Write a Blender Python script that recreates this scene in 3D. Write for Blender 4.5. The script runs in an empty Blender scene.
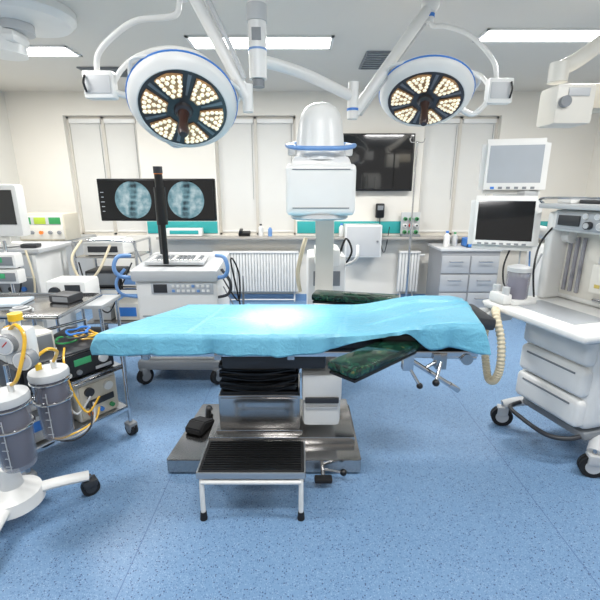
import bpy, bmesh, math, random
from mathutils import Vector, Matrix, Quaternion, Euler
random.seed(4)
scene = bpy.context.scene
COL = scene.collection
try:
    scene.view_settings.view_transform = 'Standard'
    scene.view_settings.look = 'None'
except Exception:
    pass
R = math.radians

# ------------------------------------------------------------ materials
def lin(c):
    out = []
    for v in c:
        v = v / 255.0
        out.append(v / 12.92 if v <= 0.04045 else ((v + 0.055) / 1.055) ** 2.4)
    return (out[0], out[1], out[2], 1.0)

_m = {}
def M(name, rgb, rough=0.5, metal=0.0, emit=0.0, var=0.06, nscale=6.0, alpha=1.0, trans=0.0, coat=0.0, bump=0.0, bscale=60.0):
    if name in _m:
        return _m[name]
    m = bpy.data.materials.new(name)
    m.use_nodes = True
    nt = m.node_tree
    b = nt.nodes['Principled BSDF']
    tc = nt.nodes.new('ShaderNodeTexCoord')
    nz = nt.nodes.new('ShaderNodeTexNoise')
    nz.inputs['Scale'].default_value = nscale
    nt.links.new(tc.outputs['Object'], nz.inputs['Vector'])
    mx = nt.nodes.new('ShaderNodeMix')
    mx.data_type = 'RGBA'
    c = lin(rgb)
    mx.inputs[6].default_value = tuple(v * (1 - var) for v in c[:3]) + (1,)
    mx.inputs[7].default_value = tuple(min(1, v * (1 + var)) for v in c[:3]) + (1,)
    nt.links.new(nz.outputs['Fac'], mx.inputs[0])
    nt.links.new(mx.outputs[2], b.inputs['Base Color'])
    b.inputs['Roughness'].default_value = rough
    b.inputs['Metallic'].default_value = metal
    if emit > 0:
        nt.links.new(mx.outputs[2], b.inputs['Emission Color'])
        b.inputs['Emission Strength'].default_value = emit
    if alpha < 1:
        b.inputs['Alpha'].default_value = alpha
    if trans > 0:
        b.inputs['Transmission Weight'].default_value = trans
    if coat > 0:
        b.inputs['Coat Weight'].default_value = coat
    if bump > 0:
        n2 = nt.nodes.new('ShaderNodeTexNoise')
        n2.inputs['Scale'].default_value = bscale
        nt.links.new(tc.outputs['Object'], n2.inputs['Vector'])
        bp = nt.nodes.new('ShaderNodeBump')
        bp.inputs['Strength'].default_value = bump
        bp.inputs['Distance'].default_value = 0.01
        nt.links.new(n2.outputs['Fac'], bp.inputs['Height'])
        nt.links.new(bp.outputs['Normal'], b.inputs['Normal'])
    _m[name] = m
    return m

white = M('white_plastic', (224, 224, 221), 0.32)
white2 = M('warm_white_plastic', (214, 211, 202), 0.4)
offw = M('grey_white_plastic', (186, 188, 189), 0.4)
beige = M('beige_plastic', (206, 198, 180), 0.45)
grey = M('grey_plastic', (126, 130, 134), 0.45)
dgrey = M('dark_grey_plastic', (48, 50, 54), 0.45)
black = M('black_plastic', (12, 13, 15), 0.35)
rubber = M('black_rubber', (18, 18, 20), 0.7)
steel = M('brushed_steel', (182, 180, 178), 0.18, 1.0, var=0.2, nscale=3)
chrome = M('chrome', (205, 206, 208), 0.1, 1.0)
alu = M('satin_aluminium', (180, 182, 184), 0.38, 0.8)
blue = M('blue_plastic', (60, 125, 205), 0.35)
lblue = M('pale_blue_plastic', (108, 148, 200), 0.35)
teal = M('teal_panel', (50, 160, 160), 0.4)
green = M('green_plastic', (50, 140, 80), 0.4)
yellow = M('yellow_plastic', (232, 190, 40), 0.35)
ytube = M('yellow_tubing', (228, 178, 50), 0.3, coat=0.4)
red = M('red_plastic', (190, 40, 35), 0.4)
orange = M('orange_plastic', (220, 120, 40), 0.4)
glassy = M('black_screen_glass', (10, 11, 13), 0.08, coat=0.6)
litscr = M('pale_lit_screen', (188, 192, 196), 0.25, emit=0.12)
clear = M('smoky_clear_plastic', (150, 150, 160), 0.12, alpha=0.55)
jar = M('clear_canister_plastic', (150, 150, 160), 0.08, alpha=0.40, coat=0.6)
liner = M('grey_canister_liner', (78, 75, 88), 0.35, alpha=0.88)
hosem = M('beige_corrugated_hose', (216, 204, 176), 0.5)
wallm = M('wall_paint', (224, 220, 211), 0.75, var=0.03, nscale=2, bump=0.05)
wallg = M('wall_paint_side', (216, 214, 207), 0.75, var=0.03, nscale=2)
ceilm = M('ceiling_paint', (215, 211, 203), 0.8, var=0.03, nscale=1.5)
blindm = M('white_roller_blind', (214, 213, 208), 0.75, var=0.02)
framem = M('window_frame_paint', (198, 193, 183), 0.5)
lampm = M('ceiling_light_diffuser', (255, 255, 255), 0.5, emit=7.0, var=0.0)
ledm = M('warm_led_lens', (255, 232, 200), 0.25, emit=0.7, var=0.4, nscale=45)
amberm = M('amber_reflector', (176, 136, 94), 0.3, metal=0.2, emit=0.08, var=0.5, nscale=25)
lampface = M('lamp_face_dark', (56, 54, 56), 0.28)
mattm = M('black_mattress', (28, 29, 32), 0.45, bump=0.1)
brownm = M('brown_handle', (52, 32, 29), 0.35)
gm = M('grey_metal_paint', (146, 148, 151), .4, .2)

def drape_mat():
    m = bpy.data.materials.new('cyan_drape_cloth'); m.use_nodes = True
    nt = m.node_tree; b = nt.nodes['Principled BSDF']
    tc = nt.nodes.new('ShaderNodeTexCoord')
    nz = nt.nodes.new('ShaderNodeTexNoise'); nz.inputs['Scale'].default_value = 3.0
    nz.inputs['Detail'].default_value = 6
    nt.links.new(tc.outputs['Object'], nz.inputs['Vector'])
    cr = nt.nodes.new('ShaderNodeValToRGB')
    cr.color_ramp.elements[0].position = 0.3; cr.color_ramp.elements[0].color = lin((102, 172, 198))
    cr.color_ramp.elements[1].position = 0.7; cr.color_ramp.elements[1].color = lin((120, 188, 211))
    nt.links.new(nz.outputs['Fac'], cr.inputs['Fac'])
    nt.links.new(cr.outputs['Color'], b.inputs['Base Color'])
    b.inputs['Roughness'].default_value = 0.36
    n2 = nt.nodes.new('ShaderNodeTexNoise'); n2.inputs['Scale'].default_value = 9
    n2.inputs['Detail'].default_value = 8
    nt.links.new(tc.outputs['Object'], n2.inputs['Vector'])
    v2 = nt.nodes.new('ShaderNodeTexVoronoi'); v2.inputs['Scale'].default_value = 5; v2.feature = 'DISTANCE_TO_EDGE'
    nt.links.new(n2.outputs['Color'], v2.inputs['Vector'])
    ad = nt.nodes.new('ShaderNodeMath'); ad.operation = 'ADD'
    nt.links.new(n2.outputs['Fac'], ad.inputs[0]); nt.links.new(v2.outputs['Distance'], ad.inputs[1])
    bp = nt.nodes.new('ShaderNodeBump'); bp.inputs['Strength'].default_value = 0.4; bp.inputs['Distance'].default_value = 0.014
    nt.links.new(ad.outputs[0], bp.inputs['Height']); nt.links.new(bp.outputs['Normal'], b.inputs['Normal'])
    return m
drapem = drape_mat()

def swirl_mat():
    m = bpy.data.materials.new('dark_green_marbled_vinyl'); m.use_nodes = True
    nt = m.node_tree; b = nt.nodes['Principled BSDF']
    tc = nt.nodes.new('ShaderNodeTexCoord')
    nz = nt.nodes.new('ShaderNodeTexNoise'); nz.inputs['Scale'].default_value = 7
    nz.inputs['Distortion'].default_value = 4.0; nz.inputs['Detail'].default_value = 8; nz.inputs['Roughness'].default_value = .7
    nt.links.new(tc.outputs['Object'], nz.inputs['Vector'])
    cr = nt.nodes.new('ShaderNodeValToRGB')
    e = cr.color_ramp.elements
    e[0].position = 0.34; e[0].color = lin((8, 14, 13))
    e[1].position = 0.60; e[1].color = lin((30, 76, 58))
    k = e.new(0.48); k.color = lin((14, 36, 30))
    k = e.new(0.68); k.color = lin((104, 92, 54))
    nt.links.new(nz.outputs['Fac'], cr.inputs['Fac']); nt.links.new(cr.outputs['Color'], b.inputs['Base Color'])
    b.inputs['Roughness'].default_value = 0.12
    return m
swirl = swirl_mat()

def floor_mat():
    m = bpy.data.materials.new('blue_speckled_vinyl'); m.use_nodes = True
    nt = m.node_tree; b = nt.nodes['Principled BSDF']; L = nt.links
    tc = nt.nodes.new('ShaderNodeTexCoord')
    def vor(scale, lo, hi):
        v = nt.nodes.new('ShaderNodeTexVoronoi'); v.inputs['Scale'].default_value = scale
        L.new(tc.outputs['Object'], v.inputs['Vector'])
        sep = nt.nodes.new('ShaderNodeSeparateColor'); L.new(v.outputs['Color'], sep.inputs[0])
        dm = nt.nodes.new('ShaderNodeMapRange'); dm.inputs['From Min'].default_value = 0.42; dm.inputs['From Max'].default_value = 0.3
        L.new(v.outputs['Distance'], dm.inputs['Value'])
        gt = nt.nodes.new('ShaderNodeMath'); gt.operation = 'GREATER_THAN'; gt.inputs[1].default_value = lo
        L.new(sep.outputs[0], gt.inputs[0])
        mu = nt.nodes.new('ShaderNodeMath'); mu.operation = 'MULTIPLY'
        L.new(dm.outputs['Result'], mu.inputs[0]); L.new(gt.outputs[0], mu.inputs[1])
        m2 = nt.nodes.new('ShaderNodeMath'); m2.operation = 'MULTIPLY'; m2.inputs[1].default_value = hi
        L.new(mu.outputs[0], m2.inputs[0])
        return m2.outputs[0]
    nz = nt.nodes.new('ShaderNodeTexNoise'); nz.inputs['Scale'].default_value = 1.2
    L.new(tc.outputs['Object'], nz.inputs['Vector'])
    base = nt.nodes.new('ShaderNodeMix'); base.data_type = 'RGBA'
    base.inputs[6].default_value = lin((106, 139, 174)); base.inputs[7].default_value = lin((113, 146, 180))
    L.new(nz.outputs['Fac'], base.inputs[0])
    cur = base.outputs[2]
    for sc, lo, hi, colr in ((135, 0.5, 0.75, (72, 100, 140)), (170, 0.65, 0.7, (160, 182, 206)), (105, 0.82, 0.85, (42, 60, 98))):
        mx = nt.nodes.new('ShaderNodeMix'); mx.data_type = 'RGBA'
        L.new(vor(sc, lo, hi), mx.inputs[0]); L.new(cur, mx.inputs[6]); mx.inputs[7].default_value = lin(colr)
        cur = mx.outputs[2]
    sx = nt.nodes.new('ShaderNodeSeparateXYZ'); L.new(tc.outputs['Object'], sx.inputs[0])
    ad = nt.nodes.new('ShaderNodeMath'); ad.operation = 'ADD'; ad.inputs[1].default_value = 20.75
    L.new(sx.outputs[0], ad.inputs[0])
    mo = nt.nodes.new('ShaderNodeMath'); mo.operation = 'MODULO'; mo.inputs[1].default_value = 2.0
    L.new(ad.outputs[0], mo.inputs[0])
    lt = nt.nodes.new('ShaderNodeMath'); lt.operation = 'LESS_THAN'; lt.inputs[1].default_value = 0.005
    L.new(mo.outputs[0], lt.inputs[0])
    mx = nt.nodes.new('ShaderNodeMix'); mx.data_type = 'RGBA'
    L.new(lt.outputs[0], mx.inputs[0]); L.new(cur, mx.inputs[6]); mx.inputs[7].default_value = lin((84, 112, 150))
    L.new(mx.outputs[2], b.inputs['Base Color'])
    b.inputs['Roughness'].default_value = 0.4
    return m
floorm = floor_mat()

def xray_mat():
    """soft fluoroscopy picture of a spine, in object coordinates (disc centre at origin, x / z plane)"""
    m = bpy.data.materials.new('fluoroscopy_picture'); m.use_nodes = True
    nt = m.node_tree; b = nt.nodes['Principled BSDF']; L = nt.links
    tc = nt.nodes.new('ShaderNodeTexCoord'); sx = nt.nodes.new('ShaderNodeSeparateXYZ'); L.new(tc.outputs['Object'], sx.inputs[0])
    def mth(op, a, b_=None, c=None):
        n = nt.nodes.new('ShaderNodeMath'); n.operation = op
        for i, v in enumerate((a, b_, c)):
            if v is None: continue
            if isinstance(v, (int, float)): n.inputs[i].default_value = v
            else: L.new(v, n.inputs[i])
        return n.outputs[0]
    X, Z = sx.outputs[0], sx.outputs[2]
    cxl = mth('MULTIPLY', mth('SINE', mth('MULTIPLY', Z, 14.0)), 0.010)
    dx = mth('ABSOLUTE', mth('SUBTRACT', X, cxl))
    ver = mth('ABSOLUTE', mth('SINE', mth('MULTIPLY', Z, 66.0)))
    mr = nt.nodes.new('ShaderNodeMapRange'); mr.inputs['From Min'].default_value = 0.045; mr.inputs['From Max'].default_value = 0.016
    L.new(dx, mr.inputs['Value'])
    body = mth('MULTIPLY', mr.outputs[0], mth('ADD', mth('MULTIPLY', ver, .38), .22))
    nz = nt.nodes.new('ShaderNodeTexNoise'); nz.inputs['Scale'].default_value = 20; nz.inputs['Detail'].default_value = 6
    L.new(tc.outputs['Object'], nz.inputs['Vector'])
    r2 = mth('MULTIPLY', mth('ADD', mth('MULTIPLY', X, X), mth('MULTIPLY', Z, Z)), 13.0)
    fac = mth('ADD', mth('ADD', body, mth('MULTIPLY', mth('SUBTRACT', nz.outputs['Fac'], .38), 1.3)), r2)
    cr = nt.nodes.new('ShaderNodeValToRGB'); e = cr.color_ramp.elements
    e[0].position = 0.0; e[0].color = lin((206, 226, 230)); e[1].position = 1.0; e[1].color = lin((30, 50, 60))
    k = e.new(.45); k.color = lin((122, 164, 176))
    L.new(fac, cr.inputs['Fac']); L.new(cr.outputs['Color'], b.inputs['Emission Color']); b.inputs['Emission Strength'].default_value = .85
    b.inputs['Base Color'].default_value = (0.01, .01, .01, 1); b.inputs['Roughness'].default_value = .3
    return m
xraym = xray_mat()

# ------------------------------------------------------------ geometry builder
class G:
    def __init__(s, parent=None, world=True):
        s.v = []; s.f = []; s.m = []; s.mats = []
        s.parent = parent
        s.off = Vector((0, 0, 0))
        if parent is not None and world:
            p = parent
            while p.parent: p = p.parent
            s.off = p.location.copy()
    def mi(s, mat):
        if mat not in s.mats: s.mats.append(mat)
        return s.mats.index(mat)
    def add(s, vs, fs, mat):
        n = len(s.v); k = s.mi(mat)
        s.v += [Vector(v) - s.off for v in vs]
        for f in fs:
            s.f.append([i + n for i in f]); s.m.append(k)
    def addbm(s, bm, mat, mx=None):
        if mx is not None: bm.transform(mx)
        bm.verts.index_update()
        s.add([v.co.copy() for v in bm.verts], [[v.index for v in f.verts] for f in bm.faces], mat)
        bm.free()
    def box(s, c, size, mat, bev=0.0, rot=(0, 0, 0), taper=1.0, seg=2):
        bm = bmesh.new(); bmesh.ops.create_cube(bm, size=1.0)
        for v in bm.verts:
            t = taper if v.co.z > 0 else 1.0
            v.co = Vector((v.co.x * size[0] * t, v.co.y * size[1] * t, v.co.z * size[2]))
        if bev > 0:
            bev = min(bev, min(size) * 0.49)
            bmesh.ops.bevel(bm, geom=bm.edges[:], offset=bev, segments=seg, affect='EDGES', profile=0.6)
        mx = Matrix.Translation(Vector(c)) @ Euler([R(a) for a in rot]).to_matrix().to_4x4()
        s.addbm(bm, mat, mx); return s
    def bx(s, x0, x1, y0, y1, z0, z1, mat, bev=0.0):
        return s.box(((x0 + x1) / 2, (y0 + y1) / 2, (z0 + z1) / 2), (abs(x1 - x0), abs(y1 - y0), abs(z1 - z0)), mat, bev)
    def cyl(s, p1, p2, r, mat, r2=None, n=20):
        p1 = Vector(p1); p2 = Vector(p2); r2 = r if r2 is None else r2
        d = (p2 - p1); q = d.to_track_quat('Z', 'Y')
        vs = []
        for p, rr in ((p1, r), (p2, r2)):
            for i in range(n):
                a = 2 * math.pi * i / n
                vs.append(p + q @ Vector((math.cos(a) * rr, math.sin(a) * rr, 0)))
        fs = [[i, (i + 1) % n, n + (i + 1) % n, n + i] for i in range(n)]
        fs.append(list(range(n - 1, -1, -1))); fs.append(list(range(n, 2 * n)))
        s.add(vs, fs, mat); return s
    def lathe(s, prof, mat, o=(0, 0, 0), q=None, n=32, sc=(1, 1, 1)):
        q = q or Quaternion(); o = Vector(o); vs = []; fs = []
        for (r, z) in prof:
            for i in range(n):
                a = 2 * math.pi * i / n
                vs.append(o + q @ Vector((math.cos(a) * max(r, 1e-4) * sc[0], math.sin(a) * max(r, 1e-4) * sc[1], z * sc[2])))
        for j in range(len(prof) - 1):
            for i in range(n):
                fs.append([j * n + i, j * n + (i + 1) % n, (j + 1) * n + (i + 1) % n, (j + 1) * n + i])
        fs.append(list(range(n - 1, -1, -1))); fs.append([(len(prof) - 1) * n + i for i in range(n)])
        s.add(vs, fs, mat); return s
    def tube(s, pts, r, mat, n=10, sub=6, closed=False, corr=0.0, flat=1.0):
        P = [Vector(p) for p in pts]
        if sub > 1 and len(P) > 2:
            Q = []; m = len(P); rng = m if closed else m - 1
            for i in range(rng):
                p1 = P[i]; p2 = P[(i + 1) % m]
                p0 = P[(i - 1) % m] if (closed or i > 0) else p1
                p3 = P[(i + 2) % m] if (closed or i < m - 2) else p2
                for k in range(sub):
                    t = k / sub
                    Q.append(0.5 * ((2 * p1) + (p2 - p0) * t + (2 * p0 - 5 * p1 + 4 * p2 - p3) * t * t + (-p0 + 3 * p1 - 3 * p2 + p3) * t ** 3))
            if not closed: Q.append(P[-1])
            P = Q
        m = len(P); vs = []; fs = []; prev = None
        for i in range(m):
            if closed: t = P[(i + 1) % m] - P[i - 1]
            else: t = P[min(i + 1, m - 1)] - P[max(i - 1, 0)]
            t.normalize()
            if prev is None:
                a = Vector((0, 0, 1)) if abs(t.z) < 0.9 else Vector((1, 0, 0))
                nrm = (a - t * a.dot(t)).normalized()
            else:
                nrm = (prev - t * prev.dot(t)).normalized()
            prev = nrm; bn = t.cross(nrm)
            rr = r * (1 + corr * (1 if i % 2 else -1))
            for k in range(n):
                a = 2 * math.pi * k / n
                vs.append(P[i] + nrm * math.cos(a) * rr * flat + bn * math.sin(a) * rr)
        for i in range(m if closed else m - 1):
            for k in range(n):
                j = (i + 1) % m
                fs.append([i * n + k, i * n + (k + 1) % n, j * n + (k + 1) % n, j * n + k])
        if not closed:
            fs.append(list(range(n - 1, -1, -1))); fs.append([(m - 1) * n + i for i in range(n)])
        s.add(vs, fs, mat); return s
    def ring(s, c, r, tr, mat, q=None, sx=1.0, n=28, tn=8):
        q = q or Quaternion()
        pts = [Vector(c) + q @ Vector((math.cos(2 * math.pi * i / n) * r * sx, math.sin(2 * math.pi * i / n) * r, 0)) for i in range(n)]
        return s.tube(pts, tr, mat, n=tn, sub=1, closed=True)
    def prism(s, poly, h0, h1, mat, mx=None, bev=0.0):
        bm = bmesh.new()
        lo = [bm.verts.new((p[0], p[1], h0)) for p in poly]; hi = [bm.verts.new((p[0], p[1], h1)) for p in poly]
        n = len(poly)
        bm.faces.new(lo[::-1]); bm.faces.new(hi)
        for i in range(n): bm.faces.new([lo[i], lo[(i + 1) % n], hi[(i + 1) % n], hi[i]])
        bmesh.ops.recalc_face_normals(bm, faces=bm.faces[:])
        if bev > 0: bmesh.ops.bevel(bm, geom=bm.edges[:], offset=bev, segments=2, affect='EDGES')
        s.addbm(bm, mat, mx); return s
    def ball(s, c, r, mat, sc=(1, 1, 1), q=None, n=16):
        prof = [(r * math.sin(math.pi * j / 10), -r * math.cos(math.pi * j / 10)) for j in range(11)]
        return s.lathe(prof, mat, c, q, n, sc)
    def obj(s, name, label=None, category=None, group=None, kind=None, loc=None, rot=None, parent='x', **k):
        me = bpy.data.meshes.new(name)
        me.from_pydata([tuple(v) for v in s.v], [], s.f)
        for m in s.mats: me.materials.append(m)
        me.polygons.foreach_set('material_index', s.m)
        me.polygons.foreach_set('use_smooth', [True] * len(s.f))
        me.update()
        try: me.set_sharp_from_angle(angle=R(38))
        except Exception: pass
        o = bpy.data.objects.new(name, me); COL.objects.link(o)
        p = s.parent if parent == 'x' else parent
        if p is not None: o.parent = p
        if loc is not None: o.location = loc
        if rot is not None: o.rotation_euler = rot
        if label: o['label'] = label
        if category: o['category'] = category
        if group: o['group'] = group
        if kind: o['kind'] = kind
        return o

def thing(name, loc, label, category, rotz=0.0, group=None):
    e = bpy.data.objects.new(name, None); COL.objects.link(e)
    e.empty_display_size = 0.1
    e.location = loc; e.rotation_euler = (0, 0, R(rotz))
    e['label'] = label; e['category'] = category
    if group: e['group'] = group
    return e

def caster(T, p, r=0.05, world=True, body=grey, ang=0.0):
    """swivel caster, p is the floor contact point"""
    g = G(T, world)
    x, y, z = p
    d = Vector((math.sin(R(ang)), math.cos(R(ang)), 0)); sd = Vector((d.y, -d.x, 0))
    c = Vector((x, y, z + r))
    for s_ in (-1, 1):
        g.cyl(c + sd * (0.012 * s_) - sd * 0.009, c + sd * (0.012 * s_) + sd * 0.009, r, rubber, n=22)
        g.cyl(c + sd * (0.022 * s_) - sd * 0.002, c + sd * (0.022 * s_) + sd * 0.002, r * 0.6, body, n=18)
    g.box(c + Vector((0, 0, r * 0.62)), (0.062, 0.07, r * 0.95), body, 0.012, rot=(0, 0, -ang))
    g.cyl(c + Vector((0, 0, r)), c + Vector((0, 0, r * 1.6)), 0.012, steel)
    return g.obj('caster')

# ------------------------------------------------------------ camera
cam_d = bpy.data.cameras.new('camera'); cam = bpy.data.objects.new('camera', cam_d); COL.objects.link(cam)
cam.location = (0, 0, 1.6)
cam.rotation_euler = (R(90 - 15.38), 0, 0)
cam_d.sensor_width = 36; cam_d.sensor_height = 36; cam_d.sensor_fit = 'HORIZONTAL'; cam_d.lens = 24.0
cam_d.clip_start = 0.05
scene.camera = cam

# ------------------------------------------------------------ room shell
XL, XR, YB, YF, ZC = -3.9, 4.0, 5.8, -2.0, 2.85
def struct(g, name):
    return g.obj(name, kind='structure')
g = G(); g.bx(XL, XR, YF, YB + 0.3, -0.1, 0, floorm); struct(g, 'floor')
g = G(); g.bx(XL - .2, XR + .2, YF, YB + 0.3, ZC, ZC + 0.1, ceilm); struct(g, 'ceiling')
g = G(); g.bx(XL - 0.2, XL, YF, YB, 0, ZC, wallg); struct(g, 'wall_left')
g = G(); g.bx(XR, XR + 0.2, YF, YB, 0, ZC, wallm); struct(g, 'wall_right')
wins = [(-3.17, -2.2), (-1.16, -0.06), (1.68, 2.70)]
WZ0, WZ1 = 0.97, 2.56
g = G()
g.bx(XL, XR, YB, YB + 0.2, 0, WZ0, wallm); g.bx(XL, XR, YB, YB + 0.2, WZ1, ZC, wallm)
xs = [XL] + [v for w in wins for v in w] + [XR]
for i in range(0, len(xs), 2): g.bx(xs[i], xs[i + 1], YB, YB + 0.2, WZ0, WZ1, wallm)
struct(g, 'wall_back')
for i, (a, b_) in enumerate(wins):
    g = G()
    t = 0.03
    y0, y1 = YB + 0.08, YB + 0.16
    g.bx(a, a + t, y0, y1, WZ0, WZ1, framem); g.bx(b_ - t, b_, y0, y1, WZ0, WZ1, framem)
    g.bx(a, b_, y0, y1, WZ1 - t, WZ1, framem); g.bx(a, b_, y0, y1, WZ0, WZ0 + t, framem)
    mid = (a + b_) / 2
    g.bx(mid - 0.02, mid + 0.02, y0, y1, WZ0, WZ1, framem)
    for (p, q) in ((a + t, mid - 0.02), (mid + 0.02, b_ - t)):
        g.bx(p, q, y0 + 0.02, y0 + 0.03, WZ0 + t, WZ1 - t, blindm)
        g.bx(p + 0.005, q - 0.005, y0 - 0.02, y0 + 0.03, WZ1 - t - 0.06, WZ1 - t, white, 0.01)
        g.bx(p + 0.005, q - 0.005, y0 + 0.008, y0 + 0.02, WZ0 + t + 0.01, WZ0 + t + 0.035, white, 0.004)
        g.cyl((q - 0.03, y0 + 0.005, WZ0 + 0.5), (q - 0.03, y0 + 0.005, WZ1 - 0.1), 0.003, grey, n=6)
    struct(g, 'window_%d' % (i + 1))
for i, (a, b_) in enumerate([(-3.9, -3.2), (-2.18, -1.18), (-0.04, 1.66), (2.72, 4.0)]):
    g = G(); g.bx(a, b_, YB - 0.012, YB, 1.0, 1.17, teal, 0.003); struct(g, 'trim_%d' % (i + 1))
skirt = M('blue_skirting', (110, 145, 185), .5)
g = G(); g.bx(XL, XR, YB - 0.02, YB, 0, 0.1, skirt); struct(g, 'baseboard_back')
g = G(); g.bx(XL, XL + 0.02, YF, YB, 0, 0.1, skirt); struct(g, 'baseboard_left')
g = G(); g.bx(XR - .02, XR, YF, YB, 0, 0.1, skirt); struct(g, 'baseboard_right')

g = G(); g.bx(-2.0, 4.0, YB - 0.22, YB - 0.013, 0.935, 0.97, M('sill_laminate', (168, 163, 156), .4), 0.006)
g.obj('windowsill_worktop', label='long pale laminate sill board running under the windows', category='worktop')

def fixture(x0, x1, y0, y1, lamp=True, power=60):
    T = thing('ceiling_light', ((x0 + x1) / 2, (y0 + y1) / 2, ZC), 'recessed rectangular white ceiling light panel, switched on', 'ceiling light', group='ceiling light panels')
    g = G(T); w = 0.025
    g.bx(x0, x1, y0, y0 + w, ZC - 0.012, ZC - 0.001, white); g.bx(x0, x1, y1 - w, y1, ZC - 0.012, ZC - 0.001, white)
    g.bx(x0, x0 + w, y0, y1, ZC - 0.012, ZC - 0.001, white); g.bx(x1 - w, x1, y0, y1, ZC - 0.012, ZC - 0.001, white)
    g.obj('frame')
    g = G(T); g.bx(x0 + w, x1 - w, y0 + w, y1 - w, ZC - 0.008, ZC - 0.002, lampm); g.obj('diffuser')
    ld = bpy.data.lights.new('ceiling_light_lamp', 'AREA'); ld.shape = 'RECTANGLE'
    ld.size = x1 - x0 - 0.06; ld.size_y = y1 - y0 - 0.06; ld.energy = power; ld.color = (1, 0.985, 0.965)
    lo = bpy.data.objects.new('ceiling_light_lamp', ld); COL.objects.link(lo)
    lo.location = ((x0 + x1) / 2, (y0 + y1) / 2, ZC - 0.02)
for (a, b_, c, d, pw) in ((-0.97, 0.29, 3.82, 4.14, 62), (1.5, 2.76, 3.66, 3.96, 60), (-3.35, -2.1, 4.05, 4.35, 54),
                      (-2.7, -1.5, 1.4, 1.7, 42), (1.5, 2.7, 1.2, 1.5, 42), (-0.6, 0.6, 0.6, 0.9, 34), (-0.6, .6, -1.0, -.7, 22)):  # these four panels are added out of view to brighten the room
    fixture(a, b_, c, d, power=pw)

ventm = M('vent_grey', (120, 124, 128), 0.5)
for (a, b_, c, d) in ((-2.35, -1.85, 4.7, 5.05), (0.62, 0.92, 4.2, 4.75)):
    g = G(); g.bx(a, b_, c, d, ZC - 0.015, ZC - 0.001, ventm, 0.004)
    n = 8
    for i in range(n):
        y = c + 0.03 + (d - c - 0.06) * i / (n - 1)
        g.box(((a + b_) / 2, y, ZC - 0.02), (b_ - a - 0.04, 0.018, 0.004), offw, rot=(30, 0, 0))
    g.obj('ceiling_vent', label='square grey slatted air vent in the ceiling', category='vent', group='ceiling vents')

# ------------------------------------------------------------ operating table
T = thing('operating_table', (-0.1, 2.28, 0), 'steel operating table with dark padded top on a heavy column base', 'operating table')
g = G(T)
g.prism([(-.775, 1.99), (-.765, 1.98), (.345, 1.98), (.355, 1.99), (.355, 2.60), (.345, 2.61), (-.70, 2.61), (-.71, 2.60)], 0.012, 0.098, steel, bev=0.004)
g.bx(-.56, .335, 2.13, 2.60, 0.098, 0.145, steel, 0.004)
g.bx(-.52, .015, 2.175, 2.55, 0.145, 0.165, steel, 0.003)
for x in (-.66, .26):
    for y in (2.07, 2.5): g.cyl((x, y, 0), (x, y, 0.03), 0.035, rubber)
base = g.obj('base')
g = G(T); g.cyl((.13, 2.0, .05), (.13, 1.9, .045), .012, chrome); g.box((.13, 1.88, .05), (.1, .05, .025), rubber, .01)
g.cyl((.13, 1.96, .05), (.24, 1.92, .06), .009, chrome); g.ball((.245, 1.92, .062), .02, black)
g.obj('brake_pedal')
g = G(T); g.bx(-.50, 0.0, 2.2, 2.5, 0.16, 0.39, steel, 0.006); g.bx(-.485, -.015, 2.193, 2.2, .175, .375, steel, 0.003)
g.obj('column')
g = G(T)
for i in range(7):
    z = 0.40 + i * 0.03; e = 0.012 * (i % 2)
    g.bx(-.49 + e, -.01 - e, 2.2 + e, 2.5 - e, z - 0.012, z + 0.016, black, 0.01)
for i in range(4):
    g.tube([(-.48, 2.19, .56 - i * .035), (-.25, 2.175, .545 - i * .04), (-.03, 2.19, .57 - i * .035)], .008, black, n=6)
g.obj('column_bellows')
g = G(T)
g.bx(-.45, 0.15, 2.12, 2.55, 0.60, 0.70, dgrey, 0.02)
g.bx(-.80, 1.0, 2.1, 2.52, 0.70, 0.74, dgrey, 0.01)
for y in (2.045, 2.575):
    g.bx(-.95, .98, y - .006, y + .006, .715, .745, chrome, .003)
    for x in (-.85, -.45, -.05, .35, .75): g.bx(x - .02, x + .02, min(y, 2.3 if y < 2.3 else y) - .02, y + .02, .70, .74, steel, .004)
g.obj('table_frame')
for (a, b_) in ((-.74, -.16), (-.15, .44), (.45, 1.0)):
    g = G(T); g.bx(a, b_, 2.06, 2.56, .75, .835, mattm, .02); g.obj('mattress_section')
g = G(T); g.prism([(-1.06, 2.07), (-.755, 2.07), (-.755, 2.5), (-.93, 2.3)], .755, .83, mattm, bev=.012); g.obj('headrest')
g = G(T); g.box((1.07, 2.36, .85), (.14, .34, .08), dgrey, .03, rot=(0, 6, 0)); g.obj('foot_pad')
g = G(T)
g.box((.60, 2.06, .69), (.06, .05, .12), chrome, .006); g.box((.78, 2.06, .69), (.06, .06, .10), steel, .008)
g.cyl((.58, 2.06, .72), (.98, 2.07, .70), .016, chrome); g.cyl((.60, 2.05, .70), (.86, 2.05, .53), .014, chrome); g.cyl((.70, 2.06, .635), (.80, 2.07, .70), .010, chrome)
g.box((.87, 2.05, .525), (.07, .035, .03), chrome, .008, rot=(0, 34, 0)); g.cyl((.78, 2.04, .69), (.74, 1.98, .60), .009, chrome); g.ball((.738, 1.975, .59), .02, black)
g.cyl((.60, 2.05, .66), (.66, 2.02, .56), .009, chrome); g.ball((.665, 2.018, .55), .018, black)
g.cyl((.92, 2.03, .70), (.92, 2.10, .70), .032, steel)
g.obj('leg_holder_clamp')

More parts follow.
